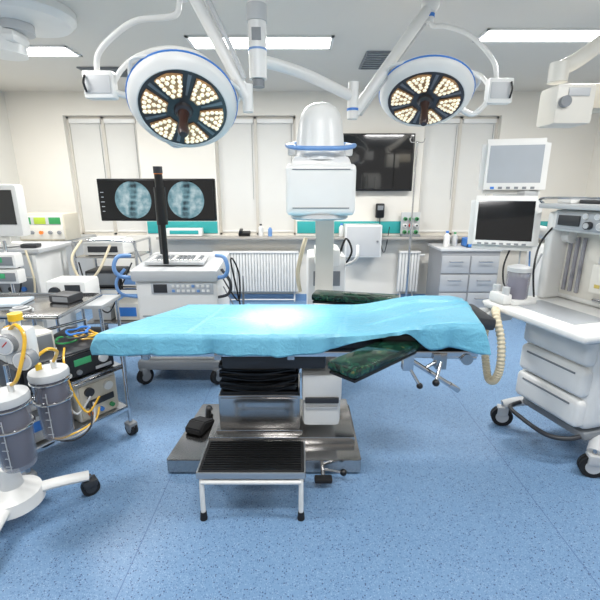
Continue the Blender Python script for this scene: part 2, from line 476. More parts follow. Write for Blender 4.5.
def armboard(label, cx, cy, cz, ang, tilt):
    T2 = thing('arm_board', (cx, cy, 0), label, 'arm board', rotz=ang, group='padded arm boards')
    g = G(T2, world=False)
    g.box((0, 0, cz), (.62, .17, .05), swirl, .022, rot=(0, tilt, 0)); g.obj('pad')
    g = G(T2, world=False)
    g.box((0, 0, cz - .036), (.60, .15, .016), black, .005, rot=(0, tilt, 0))
    g.box((.26, 0, cz - .055 - math.sin(R(tilt)) * .26), (.1, .06, .05), chrome, .008)
    g.obj('support_plate')
armboard('dark green marbled vinyl arm board beside the draped table', .40, 1.90, .79, 46, 3)
armboard('dark green marbled vinyl arm board beyond the draped table', .40, 2.80, .85, -14, 0)

# ------------------------------------------------------------ drape
def ss(a, b_, x):
    t = max(0, min(1, (x - a) / (b_ - a))); return t * t * (3 - 2 * t)
def crease(d, w):
    return max(0.0, 1 - abs(d) / w)
nu, nv = 230, 70
vs = []; fs = []
for i in range(nu + 1):
    u = i / nu
    for j in range(nv + 1):
        v = j / nv
        Xf = -1.135 + (1.035 + 1.135) * u; Xb = -.80 + (1.15 + .80) * u
        t = max(0, min(1, (v - .16) / .78)); X = Xf + (Xb - Xf) * t
        zt = .856 + .062 * ss(.35, .8, X) * (1 - .4 * ss(.98, 1.14, X))
        fold = .003 * math.sin(5 * X + 3 * t) + .0015 * math.sin(17 * X - 7 * t + 1)
        fold += .012 * crease(t - .55 - .22 * math.sin(2.2 * X), .05) * ss(.2, .6, X)
        fold += .010 * crease(t - .30 - .5 * (X - .45), .05) * ss(.3, .5, X)
        fold += .007 * crease(X + .15 + .2 * t, .018) + .007 * crease(X + .62 - .12 * t, .016) + .006 * crease(X - .22 - .1 * t, .016) + .005 * crease(t - .5, .02) * (1 - ss(.1, .3, X))
        hang = .122 - .10 * ss(.02, .45, X) + .12 * ss(.55, .72, X) + .03 * ss(.8, 1.0, X)
        if v < .16:
            w = 1 - v / .16
            rip = .008 * math.sin(11 * X) + .006 * math.sin(29 * X + 2) + .014 * crease((X * 3.1) % 1.0 - .5, .12)
            Y = 2.025 - .016 * min(1, w * 5) + rip * w
            Z = zt + fold * (1 - w) * .5 - hang * w + (.004 * math.sin(7 * X) + .003 * math.sin(23 * X + 1)) * w
        elif v > .94:
            w = (v - .94) / .06
            Y = 2.59 + .02 * w; Z = zt - .07 * w * w
        else:
            Y = 2.025 + (2.59 - 2.025) * t; Z = zt + fold * min(1, 8 * t + .5)
        if u < .025:
            e = 1 - u / .025; Z -= .075 * e * e * (1 if v > .16 else v / .16)
        if u > .965:
            e = (u - .965) / .035; Z -= .17 * e * e * (1 if v > .16 else v / .16)
        vs.append((X, Y, Z))
for i in range(nu):
    for j in range(nv):
        a = i * (nv + 1) + j
        fs.append([a, a + nv + 1, a + nv + 2, a + 1])
g = G(); g.add(vs, fs, drapem)
dr = g.obj('surgical_drape', label='bright cyan blue sheet spread over the operating table', category='drape')
md = dr.modifiers.new('thick', 'SOLIDIFY'); md.thickness = .0015
# ------------------------------------------------------------ foot pedal, stool
g = G()
g.prism([(0, 0), (.17, 0), (.17, .03), (.06, .07), (0, .04)], -.06, .06, rubber, Matrix.Translation((-.68, 2.22, .10)) @ Euler((R(90), 0, R(70))).to_matrix().to_4x4(), bev=.008)
g.tube([(-.61, 2.36, .12), (-.62, 2.42, .17), (-.63, 2.50, .12)], .02, black, n=8)
g.obj('foot_switch', label='black rubber foot switch resting on the table base', category='foot switch')

T = thing('step_stool', (-.245, 1.78, 0), 'low white tubular step stool with black ribbed top', 'step stool')
g = G(T)
g.bx(-.50, .02, 1.66, 1.91, .245, .275, rubber, .008)
for i in range(13):
    y = 1.675 + i * .0183
    g.box((-.24, y, .277), (.49, .009, .008), black, .002)
g.obj('tread')
g = G(T); g.bx(-.508, .028, 1.652, 1.66, .238, .272, alu, .003); g.bx(-.508, -.5, 1.652, 1.915, .238, .272, alu, .003); g.bx(.02, .028, 1.652, 1.915, .238, .272, alu, .003)
g.obj('edge_trim')
for x in (-.485, .005):
    g = G(T); g.tube([(x, 1.655, .03), (x, 1.66, .18), (x, 1.69, .228), (x, 1.88, .228), (x, 1.91, .18), (x, 1.925, .03)], .0125, white, n=12, sub=6)
    g.obj('leg_frame')
    for y in (1.655, 1.925):
        g = G(T); g.cyl((x, y, 0), (x, y, .045), .019, rubber, .015); g.obj('rubber_foot')
g = G(T); g.cyl((-.485, 1.66, .215), (.005, 1.66, .215), .0125, white); g.obj('crossbar')
g = G(T); g.cyl((-.485, 1.91, .17), (.005, 1.91, .17), .011, white); g.obj('crossbar')

# ------------------------------------------------------------ C-arm
T = thing('mobile_x_ray_arm', (.2, 3.4, 0), 'white mobile X-ray C-shaped arm standing over the operating table', 'x-ray machine')
g = G(T)
cx, cy, cz = .125, 2.64, 0
g.box((cx, cy, 1.60), (.42, .35, .30), white, .035, seg=3)
g.box((cx, cy, 1.765), (.37, .32, .06), white, .022, taper=.88)
g.lathe([(.17, 0), (.185, .01), (.18, .03), (.15, .04)], offw, (cx, cy, 1.42))
g.lathe([(.165, 0), (.150, .06), (.142, .14), (.132, .22), (.118, .27), (.092, .305), (.055, .325), (0, .33)], white, (cx, cy, 1.775), n=40)
det = g.obj('image_intensifier')
for z in (1.495, 1.717):
    g = G(T); g.bx(cx - .17, cx + .17, cy - .179, cy - .174, z - .003, z + .003, grey); g.obj('seam_line')
g = G(T)
hh = 1.865
pts = [(cx + .205 * math.copysign(abs(math.cos(a)) ** .6, math.cos(a)), cy + .20 * math.copysign(abs(math.sin(a)) ** .6, math.sin(a)), hh + .035 * math.sin(a)) for a in [2 * math.pi * i / 28 for i in range(28)]]
g.tube(pts, .013, lblue, n=10, sub=1, closed=True)
for s_ in (-1, 1): g.box((cx + .175 * s_, cy, 1.84), (.05, .05, .07), white, .012)
g.obj('handle_ring')
g = G(T)
N = 40
vs = []; fs = []
for i in range(N + 1):
    a = math.pi * i / N
    for dr_, dx in ((-.045, -.075), (.045, -.075), (.045, .075), (-.045, .075)):
        ry, rz = .78 + dr_, .80 + dr_
        y = 2.62 + ry * math.sin(a); z = 1.06 + rz * math.cos(a)
        vs.append((.125 + .11 * (y - 2.62) + dx, y, z))
for i in range(N):
    for k in range(4):
        fs.append([i * 4 + k, (i + 1) * 4 + k, (i + 1) * 4 + (k + 1) % 4, i * 4 + (k + 1) % 4])
fs.append([0, 1, 2, 3]); fs.append([N * 4 + 3, N * 4 + 2, N * 4 + 1, N * 4])
g.add(vs, fs, white2)
g.box((.125, 2.64, 1.86), (.14, .14, .10), white, .02)
g.obj('c_shaped_arc')
g = G(T)
g.box((.13, 2.3, .475), (.235, .34, .17), white, .02); g.box((.13, 2.3, .30), (.225, .32, .17), white, .03)
g.box((.13, 2.125, .40), (.20, .02, .035), dgrey, .006); g.box((.13, 2.135, .345), (.19, .01, .02), offw, .004)
g.box((.13, 2.52, .31), (.16, .22, .14), white2, .02)
g.obj('x_ray_tube_housing')
g = G(T)
g.box((.24, 3.60, 1.03), (.22, .36, .16), white, .03); g.box((.25, 3.92, .62), (.36, .5, .78), white, .04)
g.box((.25, 3.92, 1.06), (.05, .4, .14), white, .02)
g.box((.25, 3.65, .16), (.22, 1.0, .09), offw, .02); g.box((.25, 3.3, .14), (.62, .09, .06), offw, .02)
g.box((.25, 3.665, .8), (.25, .006, .14), grey, .003)
g.obj('cart_body')
g = G(T); g.tube([(.0, 3.5, .72), (-.02, 3.45, .9), (.02, 3.42, 1.1), (.05, 3.45, 1.2)], .018, hosem, n=10); g.obj('hose')
g = G(T); g.tube([(.40, 3.75, .9), (.5, 3.55, 1.0), (.52, 3.6, 1.12)], .014, white); g.obj('steering_handle')
g = G(T); g.tube([(.36, 3.7, 1.0), (.42, 3.68, 1.17), (.48, 3.7, 1.05), (.42, 3.75, .9)], .01, black); g.obj('cable')
for p in ((-.04, 3.3, 0), (.54, 3.3, 0), (.1, 4.1, 0), (.4, 4.1, 0)): caster(T, p, .06, ang=20)
# ------------------------------------------------------------ monitor cart of the x-ray
T = thing('monitor_cart', (-1.0, 3.4, 0), 'white image-viewing cart with twin monitors and control console', 'medical cart')
g = G(T)
g.box((-1.0, 3.42, .56), (.66, .56, .72), white, .04, seg=3); g.box((-1.0, 3.40, .97), (.70, .60, .10), offw, .03, rot=(6, 0, 0))
g.box((-1.0, 3.42, .17), (.74, .64, .08), grey, .02)
for z in (.40, .60): g.box((-1.0, 3.138, z), (.58, .012, .008), grey)
g.obj('cabinet')
g = G(T)
g.bx(-1.20, -.70, 3.130, 3.142, .79, .88, M('panel_grey', (178, 182, 186), .4), .003)
for i in range(8):
    for j in range(2):
        g.box((-1.02 + i * .04, 3.128, .815 + j * .04), (.024, .008, .022), (lblue if (i + j) % 5 == 0 else white), .003)
g.bx(-1.18, -1.07, 3.126, 3.134, .80, .87, dgrey, .003)
g.obj('button_panel')
g = G(T); g.box((-1.02, 3.30, 1.035), (.48, .20, .025), offw, .006, rot=(6, 0, 0))
for r_ in range(4):
    for k in range(12): g.box((-1.22 + k * .036, 3.235 + r_ * .04, 1.047 + r_ * .0045), (.026, .028, .012), (grey if (k * r_) % 5 else white), .003, rot=(6, 0, 0))
g.obj('keyboard')
for s_ in (-1, 1):
    g = G(T); x = -1.0 + s_ * .38
    g.tube([(x - s_ * .05, 3.15, .92), (x + s_ * .03, 3.07, .95), (x + s_ * .06, 3.05, 1.02), (x + s_ * .03, 3.07, 1.1), (x - s_ * .04, 3.14, 1.1)], .016, lblue, n=10)
    g.tube([(x - s_ * .05, 3.18, .75), (x + s_ * .05, 3.1, .8), (x + s_ * .07, 3.08, .9), (x, 3.1, 1.0)], .012, dgrey if s_ > 0 else lblue, n=8)
    g.obj('push_handle')
g = G(T); g.cyl((-1.24, 3.62, 1.0), (-1.24, 3.62, 1.55), .03, dgrey); g.box((-1.24, 3.66, 1.5), (.7, .03, .05), black, .008); g.obj('monitor_mount')
for x0, sh in ((-1.757, .05), (-1.247, .0)):
    g = G(T); g.box((x0 + .255, 3.62, 1.515), (.508, .05, .36), black, .010); mo = g.obj('monitor')
    g = G(mo)
    y = 3.592
    xc = x0 + .255
    g.bx(x0 + .012, x0 + .498, y - .002, y, 1.352, 1.678, glassy)
    for k in range(5): g.box((x0 + .04, y - .004, 1.42 + .04 * k), (.02 + .006 * (k % 3), .002, .006), litscr)
    g.obj('screen')
    n = 44; g = G(mo, False)
    vs = [(math.cos(2 * math.pi * k / n) * .158, 0, math.sin(2 * math.pi * k / n) * .158) for k in range(n)]
    g.add(vs, [list(range(n))], xraym)
    g.obj('x_ray_picture', loc=Vector((xc + sh, y - .005, 1.515)) - T.location)
g = G(T); px_ = -1.07
g.cyl((px_, 3.16, 1.03), (px_, 3.16, 1.34), .022, black); g.cyl((px_, 3.16, 1.34), (px_, 3.16, 1.62), .042, black); g.cyl((px_, 3.16, 1.62), (px_, 3.16, 1.73), .030, black)
g.cyl((px_, 3.16, 1.715), (px_, 3.16, 1.725), .033, orange); g.cyl((px_, 3.16, 1.72), (px_, 3.16, 1.77), .034, dgrey)
g.obj('control_grip')
for p in ((-1.32, 3.12, 0), (-.7, 3.12, 0), (-1.32, 3.72, 0), (-.7, 3.72, 0)): caster(T, p, .07, ang=35)
g = G(T); g.tube([(-.66, 3.3, .9), (-.52, 3.25, .7), (-.5, 3.2, .95), (-.56, 3.2, 1.05), (-.5, 3.3, .5), (-.6, 3.4, .2)], .007, black, n=6); g.obj('cable')
g = G(T); g.tube([(-.66, 3.35, .8), (-.5, 3.3, .55), (-.48, 3.3, .9), (-.52, 3.4, .4), (-.6, 3.5, .1)], .006, grey, n=6); g.obj('cable')

# ------------------------------------------------------------ surgical lamps
def hexpods(T, o, q, R_, face_z):
    for k in range(6):
        a0 = 2 * math.pi * k / 6 + .26
        g = G(T)
        def pt(rr, aa, zz): return Vector(o) + q @ Vector((math.cos(aa) * rr, math.sin(aa) * rr, zz))
        poly = []
        steps = 6; half = .36
        for i in range(steps + 1): poly.append((R_ * (.755 - .03 * abs(i - 3) / 3), a0 - half + 2 * half * i / steps))
        for i in range(3): poly.append((R_ * .30, a0 + half * .8 - half * 1.6 * i / 2))
        n = len(poly)
        vs = [pt(r_, a_, face_z) for r_, a_ in poly] + [pt(r_ * .99, a_, face_z - .012) for r_, a_ in poly]
        g.add(vs, [list(range(n)), list(range(2 * n - 1, n - 1, -1))] + [[i, (i + 1) % n, n + (i + 1) % n, n + i] for i in range(n)], amberm)
        for ring_, cnt in ((.355, 2), (.44, 3), (.525, 3), (.61, 4), (.69, 5)):
            for j in range(cnt):
                span = .275
                aa = a0 + (-span + 2 * span * j / (cnt - 1)) * (.60 if ring_ < .4 else (.88 if ring_ < .5 else 1.0))
                c = pt(R_ * ring_, aa, face_z - .012)
                rr = R_ * .043
                g.lathe([(rr, 0), (rr * .95, -.004), (rr * .5, -.009), (0, -.010)], ledm, c, q, n=6)
        g.obj('led_module')

def surgical_lamp(name_label, o, d, R_, tgt, energy):
    T = thing('surgical_lamp', (o[0], o[1], o[2]), name_label, 'surgical lamp', group='ceiling mounted surgical lamps')
    d = Vector(d).normalized(); q = d.to_track_quat('-Z', 'Y')
    g = G(T)
    g.lathe([(R_ * .79, -.012), (R_ * .82, -.018), (R_ * .92, .0), (R_ * .985, .022), (R_, .04), (R_ * .985, .062), (R_ * .9, .085), (R_ * .45, .12), (R_ * .2, .135), (0, .137)], white, o, q, n=64)
    g.obj('lamp_housing')
    g = G(T); g.ring(Vector(o) + q @ Vector((0, 0, .045)), R_ * 1.0, .006, blue, q, n=64)
    g.obj('rim_trim')
    g = G(T); g.lathe([(R_ * .81, -.001), (R_ * .80, -.014), (0, -.015)], lampface, o, q, n=48)
    g.lathe([(R_ * .18, -.012), (R_ * .16, -.03), (R_ * .10, -.04)], lampface, o, q, n=24)
    g.obj('lamp_face')
    for k in range(6):
        a0 = 2 * math.pi * (k + .5) / 6 + .26
        g = G(T)
        pp = [(.34, .05), (.74, .045), (.74, -.045), (.34, -.05)]
        vs = [Vector(o) + q @ Vector((math.cos(a0 + da) * R_ * rr, math.sin(a0 + da) * R_ * rr, zz)) for zz in (-.014, -.017) for rr, da in pp]
        g.add(vs, [[0, 1, 2, 3], [7, 6, 5, 4], [0, 1, 5, 4], [1, 2, 6, 5], [2, 3, 7, 6], [3, 0, 4, 7]], M('lamp_rib_grey', (120, 120, 124), .3, .3))
        g.obj('face_rib')
    hexpods(T, o, q, R_, -.014)
    g = G(T); g.lathe([(.034, -.03), (.026, -.06), (.022, -.10), (.028, -.15), (.03, -.18), (.02, -.20), (0, -.202)], brownm, o, q, n=18); g.obj('sterile_handle')
    for k in range(3):
        g = G(T)
        a0 = 2 * math.pi * k / 3 + .8
        p = [Vector(o) + q @ Vector((math.cos(a0 + t_) * (R_ + .03 - abs(t_) * .12), math.sin(a0 + t_) * (R_ + .03 - abs(t_) * .12), .05)) for t_ in (-.3, -.2, 0, .2, .3)]
        g.tube(p, .009, white, n=8)
        g.obj('grip_rail')
    sd = bpy.data.lights.new('surgical_lamp_beam', 'SPOT'); sd.energy = energy; sd.spot_size = R(27); sd.spot_blend = 1.0; sd.shadow_soft_size = .08
    sd.color = (1, .97, .94)
    so = bpy.data.objects.new('surgical_lamp_beam', sd); COL.objects.link(so)
    so.location = Vector(o) + d * .22
    so.rotation_euler = (Vector(tgt) - so.location).to_track_quat('-Z', 'Y').to_euler()
    return T, q

oL = (-.640, 2.4, 2.03)
TL, qL = surgical_lamp('large round white surgical lamp with six warm LED clusters, tilted steeply', oL, (.12, -.66, -.74), .292, (-.16, 2.32, .87), 270)
g = G(TL); g.tube([(-.62, 2.42, 2.60), (-.64, 2.42, 2.50), (-.70, 2.42, 2.475), (-.86, 2.42, 2.46), (-.99, 2.42, 2.39), (-1.085, 2.42, 2.30), (-1.10, 2.42, 2.20)], .015, white, n=12)
g.cyl((-.61, 2.42, 2.55), (-.61, 2.42, 2.84), .026, white); g.cyl((-.61, 2.42, 2.66), (-.61, 2.42, 2.68), .03, blue)
g.obj('suspension_tube')
g = G(TL)
g.tube([(-1.03, 2.42, 2.13), (-1.0, 2.42, 2.19), (-.93, 2.42, 2.26), (-.82, 2.43, 2.315), (-.70, 2.45, 2.34), (-.58, 2.47, 2.325), (-.5, 2.49, 2.28), (-.42, 2.5, 2.20), (-.385, 2.48, 2.11)], .014, white, n=12)
g.tube([(-1.03, 2.42, 2.12), (-.98, 2.46, 2.11), (-.90, 2.50, 2.09)], .018, white); g.box((-.385, 2.49, 2.10), (.06, .06, .07), white, .015)
g.obj('yoke')
g = G(TL); g.box((-1.09, 2.42, 2.15), (.165, .07, .14), white, .015); g.box((-1.09, 2.383, 2.15), (.14, .006, .09), offw, .003)
g.tube([(-1.15, 2.375, 2.19), (-1.15, 2.355, 2.15), (-1.15, 2.375, 2.11)], .006, black, n=6)
g.obj('control_box')
oR = (.855, 3.0, 2.20)
TR, qR = surgical_lamp('round white surgical lamp with warm LED clusters, tilted gently downward', oR, (-.12, -.48, -.87), .31, (-.02, 2.27, .87), 50)
g = G(TR); g.tube([(.855, 3.02, 2.72), (.87, 3.02, 2.645), (.96, 3.02, 2.64), (1.1, 3.02, 2.60), (1.22, 3.02, 2.52), (1.31, 3.02, 2.42), (1.335, 3.02, 2.32)], .015, white, n=12)
g.cyl((.85, 3.02, 2.66), (.85, 3.02, 2.84), .028, white); g.cyl((.85, 3.02, 2.69), (.85, 3.02, 2.71), .032, blue)
g.obj('suspension_tube')
g = G(TR)
g.tube([(1.31, 3.02, 2.22), (1.26, 3.02, 2.15), (1.20, 3.04, 2.11), (1.12, 3.05, 2.15)], .018, white)
g.tube([(1.31, 3.02, 2.25), (1.25, 3.1, 2.37), (1.08, 3.15, 2.42), (.88, 3.17, 2.43), (.70, 3.15, 2.39), (.58, 3.08, 2.28)], .014, white, n=12)
g.obj('yoke')
g = G(TR); g.box((1.36, 3.02, 2.25), (.17, .07, .16), white, .015); g.box((1.36, 2.983, 2.25), (.14, .006, .10), offw, .003)
g.tube([(1.42, 2.975, 2.30), (1.42, 2.955, 2.25), (1.42, 2.975, 2.20)], .006, black, n=6)
g.obj('control_box')

T = thing('ceiling_lamp_mount', (-.235, 2.5, ZC), 'white ceiling column with jointed arms carrying the surgical lamps', 'ceiling mount')
g = G(T); g.lathe([(.14, 0), (.13, -.05), (.06, -.07)], white, (-.235, 2.5, ZC - .002)); g.cyl((-.235, 2.5, 2.2), (-.235, 2.5, ZC - .05), .05, white, n=28)
g.cyl((-.235, 2.5, 2.48), (-.235, 2.5, 2.56), .056, offw, n=28); g.cyl((-.235, 2.5, 2.60), (-.235, 2.5, 2.606), .052, grey, n=28)
g.cyl((-.235, 2.5, 2.34), (-.235, 2.5, 2.35), .052, lblue, n=28); g.bx(-.26, -.21, 2.447, 2.452, 2.38, 2.44, grey); g.cyl((-.235, 2.5, 2.16), (-.235, 2.5, 2.2), .035, grey)
g.obj('column')
g = G(T); g.tube([(-.22, 2.52, 2.30), (.02, 2.66, 2.27), (.32, 2.85, 2.19)], .032, white, n=14, flat=1.0); g.cyl((.345, 2.86, 2.05), (.345, 2.86, 2.27), .035, white); g.cyl((.345, 2.86, 2.10), (.345, 2.86, 2.115), .038, blue)
g.obj('lower_arm')
g = G(T); g.tube([(.36, 2.88, 2.09), (.60, 2.95, 2.42), (.85, 3.02, 2.76)], .036, white, n=14); g.ball((.85, 3.02, 2.77), .06, white)
g.tube([(.40, 2.88, 2.08), (.62, 2.95, 2.38), (.82, 3.01, 2.65)], .012, offw, n=8)
g.obj('spring_arm')
g = G(T); g.tube([(-.29, 2.44, 2.09), (-.42, 2.43, 2.33), (-.60, 2.42, 2.66)], .032, white, n=14); g.tube([(-.30, 2.40, 2.18), (-.4, 2.39, 2.40), (-.53, 2.38, 2.66)], .012, offw); g.ball((-.61, 2.42, 2.68), .05, white)
g.cyl((-.29, 2.44, 2.02), (-.29, 2.44, 2.16), .03, white)
g.obj('spring_arm')

# ------------------------------------------------------------ ceiling pendants
T = thing('ceiling_pendant', (-2.0, 3.1, ZC), 'round white ceiling pendant with stacked swivel discs', 'ceiling pendant', group='ceiling pendants')
g = G(T); g.lathe([(.34, 0), (.34, -.05), (.30, -.09), (.2, -.10)], white, (-1.98, 3.3, ZC - .002), n=40); g.obj('ceiling_cover')
g = G(T); g.cyl((-2.05, 3.3, ZC - .1), (-2.05, 3.3, ZC - .16), .12, offw); g.box((-2.4, 3.28, ZC - .2), (.8, .2, .09), white, .04); g.cyl((-2.15, 3.3, ZC - .30), (-2.15, 3.3, ZC - .15), .14, white, n=28); g.obj('swivel_arm')
T = thing('ceiling_pendant', (2.1, 3.0, ZC), 'beige ceiling-hung equipment head on a sloping jointed arm', 'ceiling pendant', group='ceiling pendants')
g = G(T); g.tube([(1.74, 3.0, 2.38), (1.9, 3.0, 2.47), (2.3, 3.0, 2.78)], .05, white2, n=14); g.cyl((2.3, 3.0, 2.7), (2.3, 3.0, 2.849), .08, white2); g.cyl((1.74, 3.0, 2.30), (1.74, 3.0, 2.42), .06, white2); g.obj('jointed_arm')
g = G(T); g.box((1.82, 3.0, 2.15), (.26, .22, .25), white2, .03); g.box((2.05, 3.0, 2.2), (.24, .2, .16), beige, .03); g.cyl((1.74, 2.90, 2.16), (1.74, 2.86, 2.16), .035, grey)
g.box((1.83, 2.886, 2.22), (.14, .01, .05), offw, .004); g.obj('equipment_head')

# ------------------------------------------------------------ wall TV, radiators, cabinet etc
T = thing('wall_television', (1.05, 5.72, 1.58), 'large black flat television mounted on the wall', 'television')
g = G(T); g.box((1.05, 5.72, 1.955), (.97, .05, .74), black, .01); g.bx(.9, 1.2, 5.745, 5.797, 1.8, 2.1, dgrey); g.obj('casing')
g = G(T); g.bx(.585, 1.515, 5.692, 5.695, 1.61, 2.305, glassy); g.obj('screen')

def radiator(x0, x1, label):
    T = thing('radiator', ((x0 + x1) / 2, 5.7, 0.1), label, 'radiator', group='wall radiators')
    g = G(T); n = int((x1 - x0) / .042)
    g.bx(x0, x1, 5.695, 5.75, .16, .74, offw, .01); g.bx(x0, x1, 5.66, 5.76, .73, .76, white, .006)
    for i in range(n):
        x = x0 + .02 + (x1 - x0 - .04) * i / (n - 1)
        g.box((x, 5.688, .45), (.031, .025, .57), white, .009)
    g.obj('panel')
    g = G(T); g.cyl((x0 + .06, 5.74, .0), (x0 + .06, 5.74, .2), .012, white); g.cyl((x0 + .06, 5.73, .03), (x1 - .06, 5.73, .03), .01, white); g.cyl((x1 - .06, 5.74, .0), (x1 - .06, 5.74, .2), .012, white); g.obj('pipe')
    g = G(T); g.cyl((x1 - .02, 5.7, .7), (x1 + .06, 5.7, .7), .02, white); g.obj('valve')
radiator(-1.25, -.02, 'long white ribbed panel radiator below the window')
radiator(1.42, 1.72, 'short white ribbed panel radiator beside the drawer unit')

T = thing('drawer_unit', (2.15, 5.25, 0), 'grey metal drawer unit with steel handles below the sill', 'cabinet')
g = G(T); g.bx(1.78, 2.52, 5.0, 5.5, .08, .86, gm, .01); g.bx(1.82, 2.48, 5.05, 5.45, 0, .08, dgrey); g.bx(1.76, 2.54, 4.98, 5.52, .86, .89, offw, .006); g.obj('body')
for cx in (1.965, 2.335):
    for z in (.68, .44, .20):
        g = G(T); g.bx(cx - .175, cx + .175, 4.985, 5.0, z - .1, z + .12, M('light_grey_front', (178, 180, 182), .35, .2), .005); dw = g.obj('drawer')
        g = G(dw); g.tube([(cx - .08, 4.985, z + .05), (cx - .08, 4.955, z + .05), (cx + .08, 4.955, z + .05), (cx + .08, 4.985, z + .05)], .007, chrome, n=8, sub=1); g.obj('handle')
T = thing('storage_cart', (3.2, 4.9, 0), 'white wheeled storage cart with drawers beside the wall', 'medical cart')
g = G(T); g.bx(2.9, 3.5, 4.6, 5.1, .12, .95, white, .02)
for i in range(4): g.bx(2.93, 3.47, 4.585, 4.6, .17 + i * .19, .33 + i * .19, offw, .006)
g.obj('body')
for p in ((2.96, 4.66, 0), (3.44, 4.66, 0), (2.96, 5.04, 0), (3.44, 5.04, 0)): caster(T, p, .05)
def bottle(x, y, z, r, h, mat, cap, label):
    T = thing('bottle', (x, y, z), label, 'bottle', group='small bottles on the worktops')
    g = G(T); g.lathe([(r * .9, 0), (r, .01), (r, h * .7), (r * .4, h * .85), (r * .4, h * .9)], mat, (x, y, z), n=16); g.obj('body')
    g = G(T); g.lathe([(r * .5, h * .88), (r * .5, h), (0, h)], cap, (x, y, z), n=12); g.obj('cap')
bottle(1.9, 5.2, .891, .04, .2, white, blue, 'white disinfectant bottle with blue cap on the drawer unit')
bottle(2.02, 5.25, .891, .035, .18, offw, green, 'grey bottle with green cap on the drawer unit')
bottle(-.55, 5.68, .971, .035, .17, white, dgrey, 'white bottle with dark cap on the sill')
bottle(-.42, 5.68, .971, .03, .14, lblue, white, 'pale blue bottle with white cap on the sill')
bottle(.58, 5.66, .971, .035, .18, white, blue, 'white bottle with blue cap on the sill')
T = thing('storage_bin', (2.3, 5.2, .891), 'blue open plastic storage bin on the drawer unit', 'bin')
g = G(T); g.bx(2.13, 2.47, 5.1, 5.3, .891, .9, blue); g.bx(2.13, 2.14, 5.1, 5.3, .891, 1.0, blue); g.bx(2.46, 2.47, 5.1, 5.3, .891, 1.0, blue); g.bx(2.13, 2.47, 5.1, 5.11, .891, 1.0, blue); g.bx(2.13, 2.47, 5.29, 5.3, .891, 1.0, blue); g.obj('tray')
g = G(T); g.bx(2.19, 2.41, 5.094, 5.1, .92, .97, white, .002); g.obj('front_label')

T = thing('wall_cabinet', (.87, 5.64, .7), 'small white wall-mounted box below the television', 'cabinet')
g = G(T); g.bx(.62, 1.12, 5.5, 5.785, .70, 1.14, white, .01); g.obj('body')
g = G(T); g.bx(.64, 1.10, 5.492, 5.5, .72, 1.12, offw, .004); dw = g.obj('door')
g = G(dw); g.cyl((1.06, 5.48, .92), (1.06, 5.492, .92), .015, grey); g.obj('knob')
T = thing('wall_telephone', (1.12, 5.74, 1.2), 'black wall telephone with hanging cord', 'telephone')
g = G(T); g.box((1.12, 5.74, 1.32), (.12, .07, .2), black, .02); g.box((1.12, 5.70, 1.36), (.08, .01, .06), grey, .003); g.obj('base_unit')
g = G(T); g.tube([(1.12, 5.72, 1.22), (1.14, 5.7, .9), (1.2, 5.66, .75), (1.26, 5.7, 1.1)], .006, black, n=6); g.obj('cord')
T = thing('gas_valve_rack', (1.55, 5.66, .97), 'small rack of green and white gas valves on the sill', 'gas valves')
g = G(T); g.bx(1.42, 1.68, 5.62, 5.72, .972, 1.0, grey, .004); g.bx(1.42, 1.68, 5.70, 5.73, .98, 1.30, offw, .005); g.obj('panel')
for i in range(3):
    for k, mt in enumerate((green, white, green)):
        g = G(T); g.cyl((1.47 + i * .08, 5.66, 1.03 + k * .09), (1.47 + i * .08, 5.70, 1.03 + k * .09), .026, mt if i != 1 else (red if k == 1 else green)); g.cyl((1.47 + i * .08, 5.645, 1.03 + k * .09), (1.47 + i * .08, 5.66, 1.03 + k * .09), .012, black); g.obj('valve')
T = thing('infusion_stand', (1.40, 5.1, 0), 'thin chrome infusion stand with hooks on a wheeled base', 'infusion stand')
g = G(T); g.cyl((1.40, 5.1, .08), (1.40, 5.1, 2.16), .011, chrome); g.cyl((1.40, 5.1, .08), (1.40, 5.1, 1.2), .015, chrome)
for s_ in (-1, 1): g.tube([(1.40, 5.1, 2.15), (1.40 + s_ * .07, 5.1, 2.15), (1.40 + s_ * .09, 5.1, 2.19)], .005, chrome, n=6)
for k in range(5):
    a = 2 * math.pi * k / 5; g.cyl((1.40, 5.1, .10), (1.40 + .26 * math.cos(a), 5.1 + .26 * math.sin(a), .08), .014, chrome)
g.obj('pole')
for k in range(5):
    a = 2 * math.pi * k / 5; caster(T, (1.40 + .26 * math.cos(a), 5.1 + .26 * math.sin(a), 0), .035)
T = thing('desk_telephone', (-.78, 5.68, .975), 'black desk telephone on the sill', 'telephone')
g = G(T); g.box((-.78, 5.68, 1.01), (.16, .12, .05), black, .012, rot=(12, 0, 0)); g.obj('base_unit')
g = G(T); g.box((-.83, 5.68, 1.05), (.045, .13, .03), black, .012, rot=(12, 0, 0)); g.obj('handset')
T = thing('glove_box', (-1.62, 5.68, .972), 'white box with teal stripe standing on the sill', 'box')
g = G(T); g.box((-1.62, 5.69, 1.03), (.5, .1, .11), white, .01); g.obj('carton')
g = G(T); g.box((-1.62, 5.638, 1.03), (.4, .006, .05), teal, .002); g.obj('stripe')

